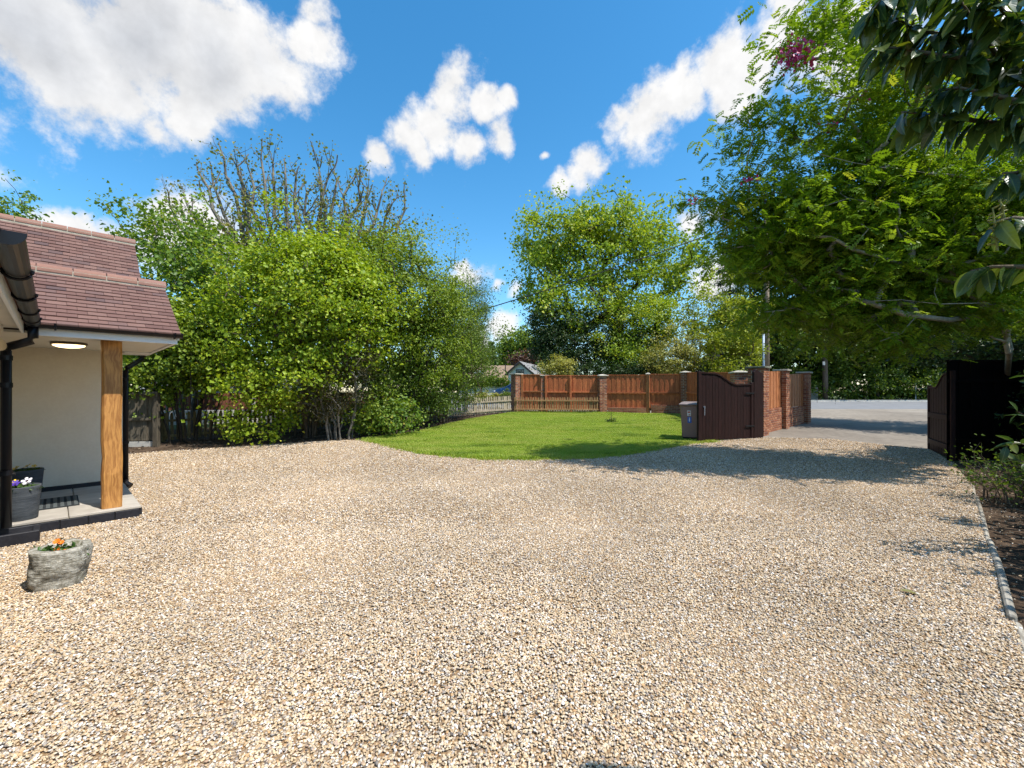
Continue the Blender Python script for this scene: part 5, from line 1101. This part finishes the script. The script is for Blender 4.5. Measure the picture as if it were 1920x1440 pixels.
laurel('laurel_tree', 'glossy large leaved laurel hanging into the top corner near the viewer', (2.35, 1.2, 0), [
    ([A(1960, 60, 1.55), A(1880, 70, 1.55), A(1790, 70, 1.58), A(1720, 55, 1.6), A(1670, 30, 1.62)], 62, 0.68),
    ([A(1960, 10, 1.5), A(1850, -10, 1.52), A(1760, -20, 1.55), A(1660, -10, 1.6), A(1630, 30, 1.6)], 62, 0.68),
    ([A(1960, 130, 1.5), A(1880, 120, 1.5), A(1810, 110, 1.52), A(1740, 100, 1.55), A(1690, 90, 1.6), A(1640, 90, 1.62)], 66, 0.68),
    ([A(1970, 180, 1.5), A(1900, 150, 1.5), A(1840, 60, 1.5), A(1800, 0, 1.5)], 46, 0.72),
    ([A(1980, 260, 1.5), A(1900, 235, 1.5), A(1820, 225, 1.55), A(1760, 215, 1.58), A(1690, 210, 1.62)], 44, 0.64),
    ([A(1990, 90, 1.42), A(1930, 60, 1.42), A(1880, 20, 1.42), A(1840, -30, 1.42)], 34, 0.68),
    ([A(1990, 215, 1.45), A(1930, 195, 1.45), A(1870, 180, 1.47), A(1800, 165, 1.5), A(1750, 170, 1.52)], 40, 0.64),
    ([(2.05, 1.14, 1.75), (1.9, .95, 2.0), (1.7, .75, 2.15), (1.55, .6, 2.2)], 44, .95), ([(1.9, 1.12, 2.1), (2.1, .9, 2.4), (2.3, .65, 2.55), (2.4, .45, 2.6)], 44, .95), ([(1.9, 1.12, 2.1), (1.85, .85, 2.45), (1.75, .6, 2.7), (1.7, .4, 2.75)], 44, .95),
    ([(2.2, 1.16, 1.4), (2.5, 1.0, 1.7), (2.75, .8, 1.9), (2.9, .65, 1.95)], 44, .95), ([(2.1, 1.14, 1.6), (2.45, 1.1, 2.0), (2.7, .95, 2.3), (2.85, .85, 2.4)], 44, .95), ([(2.25, 1.17, 1.1), (2.2, .9, 1.35), (2.1, .65, 1.5), (2.0, .5, 1.5)], 40, .95), ([(1.6, 1.08, 2.55), (1.65, .9, 2.7), (1.8, .75, 2.85)], 34, .95), ([(2.28, 1.18, .9), (2.6, 1.1, 1.1), (2.85, 1.0, 1.2)], 34, .95),
    ([A(1980, 330, 1.5), A(1925, 322, 1.5), A(1880, 325, 1.5)], 14, 0.64),
    ([A(2000, 420, 1.45), A(1950, 415, 1.45), A(1900, 408, 1.45), A(1868, 415, 1.45)], 13, 0.64),
    ([A(2000, 500, 1.5), A(1930, 500, 1.5), A(1860, 500, 1.55), A(1820, 508, 1.6)], 14, 0.62)],
    91, [([(2.35, 1.2, -.05), (2.3, 1.18, .8), (2.15, 1.15, 1.5), (1.9, 1.12, 2.1), (1.6, 1.08, 2.55)], [.05, .042, .035, .026, .016]), ([(2.15, 1.15, 1.5), (1.7, 1.1, 1.9), tuple(A(1970, 330, 1.5))], [.024, .016, .010]), ([(2.2, 1.16, 1.2), (1.8, 1.1, 1.6), tuple(A(2000, 460, 1.47))], [.024, .016, .008]),
         ([tuple(A(2020, 120, 1.5)), tuple(A(1960, 130, 1.5))], .012), ([(1.9, 1.12, 2.1), tuple(A(1980, 40, 1.53))], .012)],
    extra=[(A(1870, 470, 1.45), A(1862, 395, 1.45)), (A(1885, 420, 1.46), A(1875, 375, 1.46)), (A(1700, 95, 1.6), A(1712, 35, 1.6)), (A(1860, 30, 1.52), A(1870, -30, 1.52)), (A(1830, 160, 1.52), A(1795, 165, 1.55)), (A(1740, 200, 1.58), A(1735, 160, 1.58)), (A(1755, 215, 1.58), A(1760, 172, 1.58))])
laurel('laurel_bush', 'low laurel bush at the picture edge beside the shaded border', (5.2, 4.1, 0), [
    ([A(2000, 800, 4.0), A(1940, 790, 3.9), A(1905, 770, 3.8)], 12, 1.2), ([A(2000, 860, 4.0), A(1950, 840, 3.9), A(1905, 830, 3.8), A(1885, 838, 3.8)], 16, 1.25), ([A(2000, 890, 4.0), A(1940, 870, 3.9), A(1900, 862, 3.9)], 12, 1.2), ([A(2000, 740, 4.0), A(1950, 720, 3.9), A(1920, 700, 3.9)], 10, 1.1)],
    92, [([(5.2, 4.1, -.03), (5.1, 4.05, .5), tuple(A(2000, 860, 4.0))], [.03, .025, .012]), ([(5.2, 4.1, .3), tuple(A(2000, 800, 4.0)), tuple(A(2000, 740, 4.0))], [.025, .016, .01]), ([(5.15, 4.08, .3), tuple(A(2000, 890, 4.0))], .012)], hang=False)
tree('twiggy_shrub', 'bare twiggy shrub at the foot of the dark fence', 'shrub', stems(6.95, 5.9, 16, .6, .35, r_, .55), [B(1900, 900, 5.9, 60, 45, .5), B(1870, 890, 6.0, 40, 30, .4)], 150, 900, .05, L_WOOD, B_BROWN, 95, .12, .5, .4, .3, .003, .012, .2, lift=.02)
sp_ = Gz(1146, 792); sap = thing('lawn_sapling', 'tiny sapling growing alone on the lawn', 'sapling', tuple(sp_))
part('stem', MB().tube([(0, 0, 0), (.01, 0, .2), (0, .01, .46)], [.012, .009, .004], 6).mesh(), B_BROWN, sap)
rr = np.random.default_rng(96); q = rr.normal(0, 1, (150, 3))*[.10, .10, .05]+[0, 0, .07]; q[:, 2] = abs(q[:, 2]); part('foliage', leaf_cloud('foliage', q, rr, .06, .5, .5), L_DARK, sap)
# mulch and twigs under the bushes
r = np.random.default_rng(97); q = np.stack([r.uniform(-13, -.5, 9000), r.uniform(9.5, 19.5, 9000)], 1)
sp = [(-13, 9.7)]+[(x, y-.05) for x, y in soil_front]+[(x, y) for x, y in lawn_poly[len(lawn_front)+7:][::-1]]+[(-.3, 20.3), (-9, 12.2), (-13, 12.0)]
q = q[inside(sp, q)]; q3 = np.stack([r.uniform(2.6, 9.6, 5000), r.uniform(1.6, 9, 5000)], 1); q3 = q3[inside([(2.5, 1.75), (8, 7.2), (9.5, 8.9), (12, 9), (9, 5), (4, 1.6)], q3)]; q = np.concatenate([q, q3]); n = len(q)
def chip(i):
    me = [lambda: MB().box(-.5, .5, -.045, .045, -.03, .03).mesh(), lambda: fast_mesh('c', [(-.3, 0, 0), (0, -.16, .05), (.3, 0, -.03), (0, .16, .06)], [(0, 1, 2), (0, 2, 3)])][i](); me.materials.append(M_CHIP); return bpy.data.objects.new('chip', me)
M_CHIP = mat_pieces('leaf_litter', [(0, (.05, .032, .02)), (.5, (.11, .075, .045)), (.85, (.19, .14, .09)), (1, (.30, .25, .18))], .9)
scatter('leaf_litter', np.stack([q[:, 0], q[:, 1], zg(q[:, 1])+.006], 1), np.stack([r.normal(0, .2, n), r.normal(0, .2, n), r.uniform(0, 6.28, n)], 1), np.repeat(r.uniform(.04, .14, n)[:, None], 3, 1), r.integers(0, 2, n), [chip(0), chip(1)], 'dry leaves and twigs littering the soil under the bushes', 'leaf litter')

# ------------------------------------------------------------------ street things and far buildings
pX, pY = 13.15, 22.05
up_ = thing('utility_pole', 'tall timber utility pole behind the drive wall', 'utility pole', (pX, pY, gz(pY)))
part('pole_shaft', MB().tube([(0, 0, -.1), (0, 0, 5), (0, 0, 10.3)], [.15, .13, .105], 14).mesh(smooth=True), M_POLE, up_)
part('conduit', MB().tube([(-.19, -.06, 0), (-.19, -.06, 3.9)], .055, 10).mesh(smooth=True), M_BLUEP, up_); part('thin_cable', MB().tube([(-.14, -.09, 3.9), (-.13, -.09, 9.8)], .014, 6).mesh(), M_CABLE, up_)
a_ = Vector((pX-.1, pY, 10.75)); b_ = AT(690, 640, 23); pts = []
for i in range(25):
    u = i/24; p = a_.lerp(b_, u); p.z -= 1.3*u*(1-u); pts.append(p)
cb = link(bpy.data.objects.new('overhead_cable', MB().tube(pts, .026, 6).mesh())); cb.data.materials.append(M_CABLE); tag(cb, 'thin black overhead cable sloping down from the utility pole', 'cable')
p = Gz(1593, 754); rp_ = thing('road_pole', 'dark timber pole across the road', 'pole', (21.6, 29.4, gz(29)-.05))
part('pole_shaft', MB().tube([(0, 0, -.1), (-.05, 0, 4), (-.08, 0, 7.5)], [.17, .15, .12], 12).mesh(smooth=True), M_POLED, rp_); part('notice', MB().box(-.30, -.14, -.16, -.14, 2.5, 2.75).mesh(), M_STW, rp_)
cbn = thing('mesh_panel', 'pale framed mesh panel beside the dark road pole', 'panel', (20.9, 29.6, gz(29)))
part('panel_frame', MB().box(-.28, -.24, -.03, .03, 0, 1.05).box(.24, .28, -.03, .03, 0, 1.05).box(-.24, .24, -.03, .03, .99, 1.05).mesh(), M_METAL, cbn); part('mesh_infill', MB().box(-.24, .24, -.008, .008, .04, .99).mesh(), mat_plain('grey_mesh', (.14, .17, .16), (.22, .25, .24), 60, .8), cbn)
rl = thing('road_railing', 'thin metal railing across the road by the shade', 'railing', (28.0, 29.6, gz(29)))
for k in range(4): part('railing_post', MB().tube([(k*1.6, 0, 0), (k*1.6, 0, 1.35)], .035, 8).mesh(), M_METAL, rl)
for z in (.45, .85, 1.25): part('railing_wire', MB().tube([(0, 0, z), (4.8, 0, z)], .014, 6).mesh(), M_METAL, rl)
lp = thing('lantern_post', 'small garden lantern on a thin black post behind the pale fence', 'lamp post', (-11.6, 17.0, gz(17)))
part('lamp_post', MB().tube([(0, 0, 0), (0, 0, 2.2)], [.04, .025], 8).mesh(), M_BLACK, lp)
lt = part('lantern', MB().hexa([(-.06, -.06, 2.2), (.06, -.06, 2.2), (.06, .06, 2.2), (-.06, .06, 2.2), (-.11, -.11, 2.42), (.11, -.11, 2.42), (.11, .11, 2.42), (-.11, .11, 2.42)]).mesh(), mat_plain('frosted_lantern_glass', (.55, .56, .55), (.62, .63, .62), 4, .2, .5), lp)
part('lantern_cap', MB().hexa([(-.14, -.14, 2.42), (.14, -.14, 2.42), (.14, .14, 2.42), (-.14, .14, 2.42), (-.02, -.02, 2.54), (.02, -.02, 2.54), (.02, .02, 2.54), (-.02, .02, 2.54)]).mesh(), M_BLACK, lt)
part('finial', MB().tube([(0, 0, 2.54), (0, 0, 2.60)], [.02, .012], 8).mesh(), M_BLACK, lt)
# parked car behind the hedge
car = thing('parked_car', 'blue hatchback parked behind the hedge near the end pier', 'car', (.75, 28.0, gz(28)-.02), R(4))
def loft(secs):       # secs: list of (x, [(y,z)...]) rings
    b = MB(); n = len(secs[0][1])
    for x_, ring in secs: b.v += [(x_, y_, z_) for y_, z_ in ring]
    for i in range(len(secs)-1):
        for k in range(n): b.f.append((i*n+k, i*n+(k+1) % n, (i+1)*n+(k+1) % n, (i+1)*n+k))
    b.f.append(tuple(range(n))); b.f.append(tuple((len(secs)-1)*n+k for k in range(n))); return b
def bodyring(w, z0, z1): return [(-w*.92, z0), (-w, z0+.2), (-w, z1-.18), (-w*.93, z1), (w*.93, z1), (w, z1-.18), (w, z0+.2), (w*.92, z0)]
part('car_body', loft([(-2.02, bodyring(.70, .32, .72)), (-1.85, bodyring(.80, .24, .84)), (-1.1, bodyring(.86, .20, .98)), (-.3, bodyring(.88, .20, 1.0)), (.9, bodyring(.88, .20, 1.02)), (1.75, bodyring(.86, .22, 1.04)), (2.0, bodyring(.78, .30, .95))]).mesh(bevel=.03), M_CARB, car)
def cabring(w0, w1, z0, z1): return [(-w0, z0), (-w1, z1-.04), (-w1*.85, z1), (w1*.85, z1), (w1, z1-.04), (w0, z0)]
part('cabin_roof', loft([(-.38, cabring(.58, .56, 1.36, 1.44)), (0.0, cabring(.62, .60, 1.38, 1.50)), (.8, cabring(.62, .60, 1.38, 1.51)), (1.5, cabring(.58, .55, 1.36, 1.44)), (1.72, cabring(.55, .53, 1.33, 1.38))]).mesh(), M_CARB, car)
part('windscreen', MB().hexa([(-1.20, -.74, .97), (-1.16, -.74, .97), (-1.16, .74, .97), (-1.20, .74, .97), (-.42, -.57, 1.40), (-.34, -.57, 1.42), (-.34, .57, 1.42), (-.42, .57, 1.40)]).mesh(), M_GLASSD, car)
for s_ in (-1, 1):
    part('side_window', MB().hexa([(-1.08, s_*.80-.02, .98), (.28, s_*.82-.02, .99), (.28, s_*.82+.02, .99), (-1.08, s_*.80+.02, .98), (-.34, s_*.61-.02, 1.39), (.28, s_*.62-.02, 1.41), (.28, s_*.62+.02, 1.41), (-.34, s_*.61+.02, 1.39)]).mesh(), M_GLASSD, car)
    part('side_window', MB().hexa([(.36, s_*.82-.02, .99), (1.62, s_*.79-.02, 1.02), (1.62, s_*.79+.02, 1.02), (.36, s_*.82+.02, .99), (.36, s_*.62-.02, 1.41), (1.42, s_*.58-.02, 1.38), (1.42, s_*.58+.02, 1.38), (.36, s_*.62+.02, 1.41)]).mesh(), M_GLASSD, car)
    part('pillar', MB().hexa([(.28, s_*.83-.02, .98), (.36, s_*.83-.02, .98), (.36, s_*.83+.02, .98), (.28, s_*.83+.02, .98), (.28, s_*.625-.02, 1.42), (.36, s_*.625-.02, 1.42), (.36, s_*.625+.02, 1.42), (.28, s_*.625+.02, 1.42)]).mesh(), M_BLACK, car)
    part('pillar', MB().tube([(-1.18, s_*.78, .97), (-.38, s_*.60, 1.40)], .035, 6).mesh(), M_CARB, car)
    part('headlight', MB().box(-1.98, -1.72, s_*.62-.14, s_*.62+.14, .66, .78).mesh(bevel=.03), M_STW, car); part('door_mirror', MB().box(-.92, -.80, s_*.93-.09, s_*.93+.09, .98, 1.10).mesh(bevel=.03), M_CARB, car)
    for x_ in (-1.25, 1.25):
        wl = part('wheel', MB().lathe([(.18, -.10), (.28, -.10), (.31, -.07), (.31, .07), (.28, .10), (.18, .10)], 20).mesh(), M_RUBBER, car, (x_, s_*.78, .31), (R(90), 0, 0)); part('rim', MB().lathe([(.001, .07), (.19, .09), (.19, -.09), (.001, -.07)], 16).mesh(), M_METAL, wl)
part('rear_window', MB().hexa([(1.74, -.55, 1.36), (1.70, -.55, 1.36), (1.70, .55, 1.36), (1.74, .55, 1.36), (1.96, -.66, 1.03), (1.92, -.66, 1.03), (1.92, .66, 1.03), (1.96, .66, 1.03)]).mesh(), M_GLASSD, car)
# white gabled house
def gabled(name, label, loc, rz, w, d, eave, ridge_h, wallm, roofm, over=.25):
    t = thing(name, label, 'house', loc, rz); x0, x1 = -w/2, w/2
    part('wall', MB().prism([(x0, 0), (x1, 0), (x1, eave), (0, ridge_h), (x0, eave)], 0, d).mesh(), wallm, t)
    sl_ = (ridge_h-eave)/(w/2); o_ = .3
    rf_ = None
    for s_ in (-1, 1):
        e = s_*(w/2+o_); ze = eave-sl_*o_
        q = part('roof', MB().hexa([(e, -over, ze+.03), (0, -over, ridge_h+.03), (0, d+over, ridge_h+.03), (e, d+over, ze+.03), (e, -over, ze+.16), (0, -over, ridge_h+.18), (0, d+over, ridge_h+.18), (e, d+over, ze+.16)]).mesh(), roofm, t)
        part('bargeboard', MB().hexa([(e, -over-.04, ze-.10), (0, -over-.04, ridge_h-.08), (0, -over-.005, ridge_h-.08), (e, -over-.005, ze-.10), (e, -over-.04, ze+.12), (0, -over-.04, ridge_h+.14), (0, -over-.005, ridge_h+.14), (e, -over-.005, ze+.12)]).mesh(), M_BARGE, t)
        if s_ > 0 or name == 'bungalow': rf_ = q
    return t, rf_, sl_
p = AT(978, 700, 46)
wh, wr, wsl = gabled('white_house', 'white gabled house with grey roof beyond the fence', ((975-CX)/F*46, 46, gz(46)), R(-17), 2.7, 7.5, 2.65, 3.75, M_HWHITE, M_ROOFG)
w_ = part('window', MB().box(-.45, .45, -.06, .02, 2.3, 3.05).mesh(), M_BARGE, wh)
for x0, x1 in ((-.40, -.13), (-.08, .11), (.16, .40)): part('pane', MB().box(x0, x1, -.075, -.062, 2.36, 2.99).mesh(), M_GLASSD, w_)
sk = part('skylight', MB().box(-.28, .28, -.40, .40, 0, .06).mesh(), M_GLASSD, wh, (.8, 3.0, 3.75-.8*wsl+.20), (0, math.atan(wsl), 0))
p = AT(930, 705, 50)
bg_, br_, bsl = gabled('bungalow', 'bungalow with brown tiled roof beside the white house', (p.x-4.6, 51.0, gz(50)), R(-82), 6.5, 9, 1.5, 3.65, M_HWHITE, M_ROOFB)
for yy in (2.4, 6.9): part('skylight', MB().box(-.5, .5, -.55, .55, 0, .08).mesh(), M_METAL, bg_, (1.6, yy, 3.65-1.6*bsl+.2), (0, math.atan(bsl), 0))
part('vent_pipe', MB().tube([(1.0, 5.6, 3.0), (1.0, 5.6, 3.9)], .06, 8).mesh(), M_BARGE, bg_)
fh = thing('brick_house', 'pale brick house glimpsed through the shrubs behind the gate pier', 'house', (18.5, 36, gz(36)), R(-30))
part('wall', MB().prism([(-2.5, 0), (2.5, 0), (2.5, 3.2), (0, 5.2), (-2.5, 3.2)], 0, 6).mesh(), mat_plain('pale_pink_brick', (.42, .28, .21), (.55, .40, .31), 12, .9), fh)
for s_ in (-1, 1): part('roof', MB().hexa([(s_*2.8, -.3, 2.98), (0, -.3, 5.22), (0, 6.3, 5.22), (s_*2.8, 6.3, 2.98), (s_*2.8, -.3, 3.1), (0, -.3, 5.36), (0, 6.3, 5.36), (s_*2.8, 6.3, 3.1)]).mesh(), M_ROOFB, fh)
fw = part('window', MB().box(-.6, .6, -.05, .02, 1.2, 2.5).mesh(), M_WHITE, fh); part('pane', MB().box(-.52, .52, -.07, -.052, 1.28, 2.42).mesh(), M_GLASSD, fw)
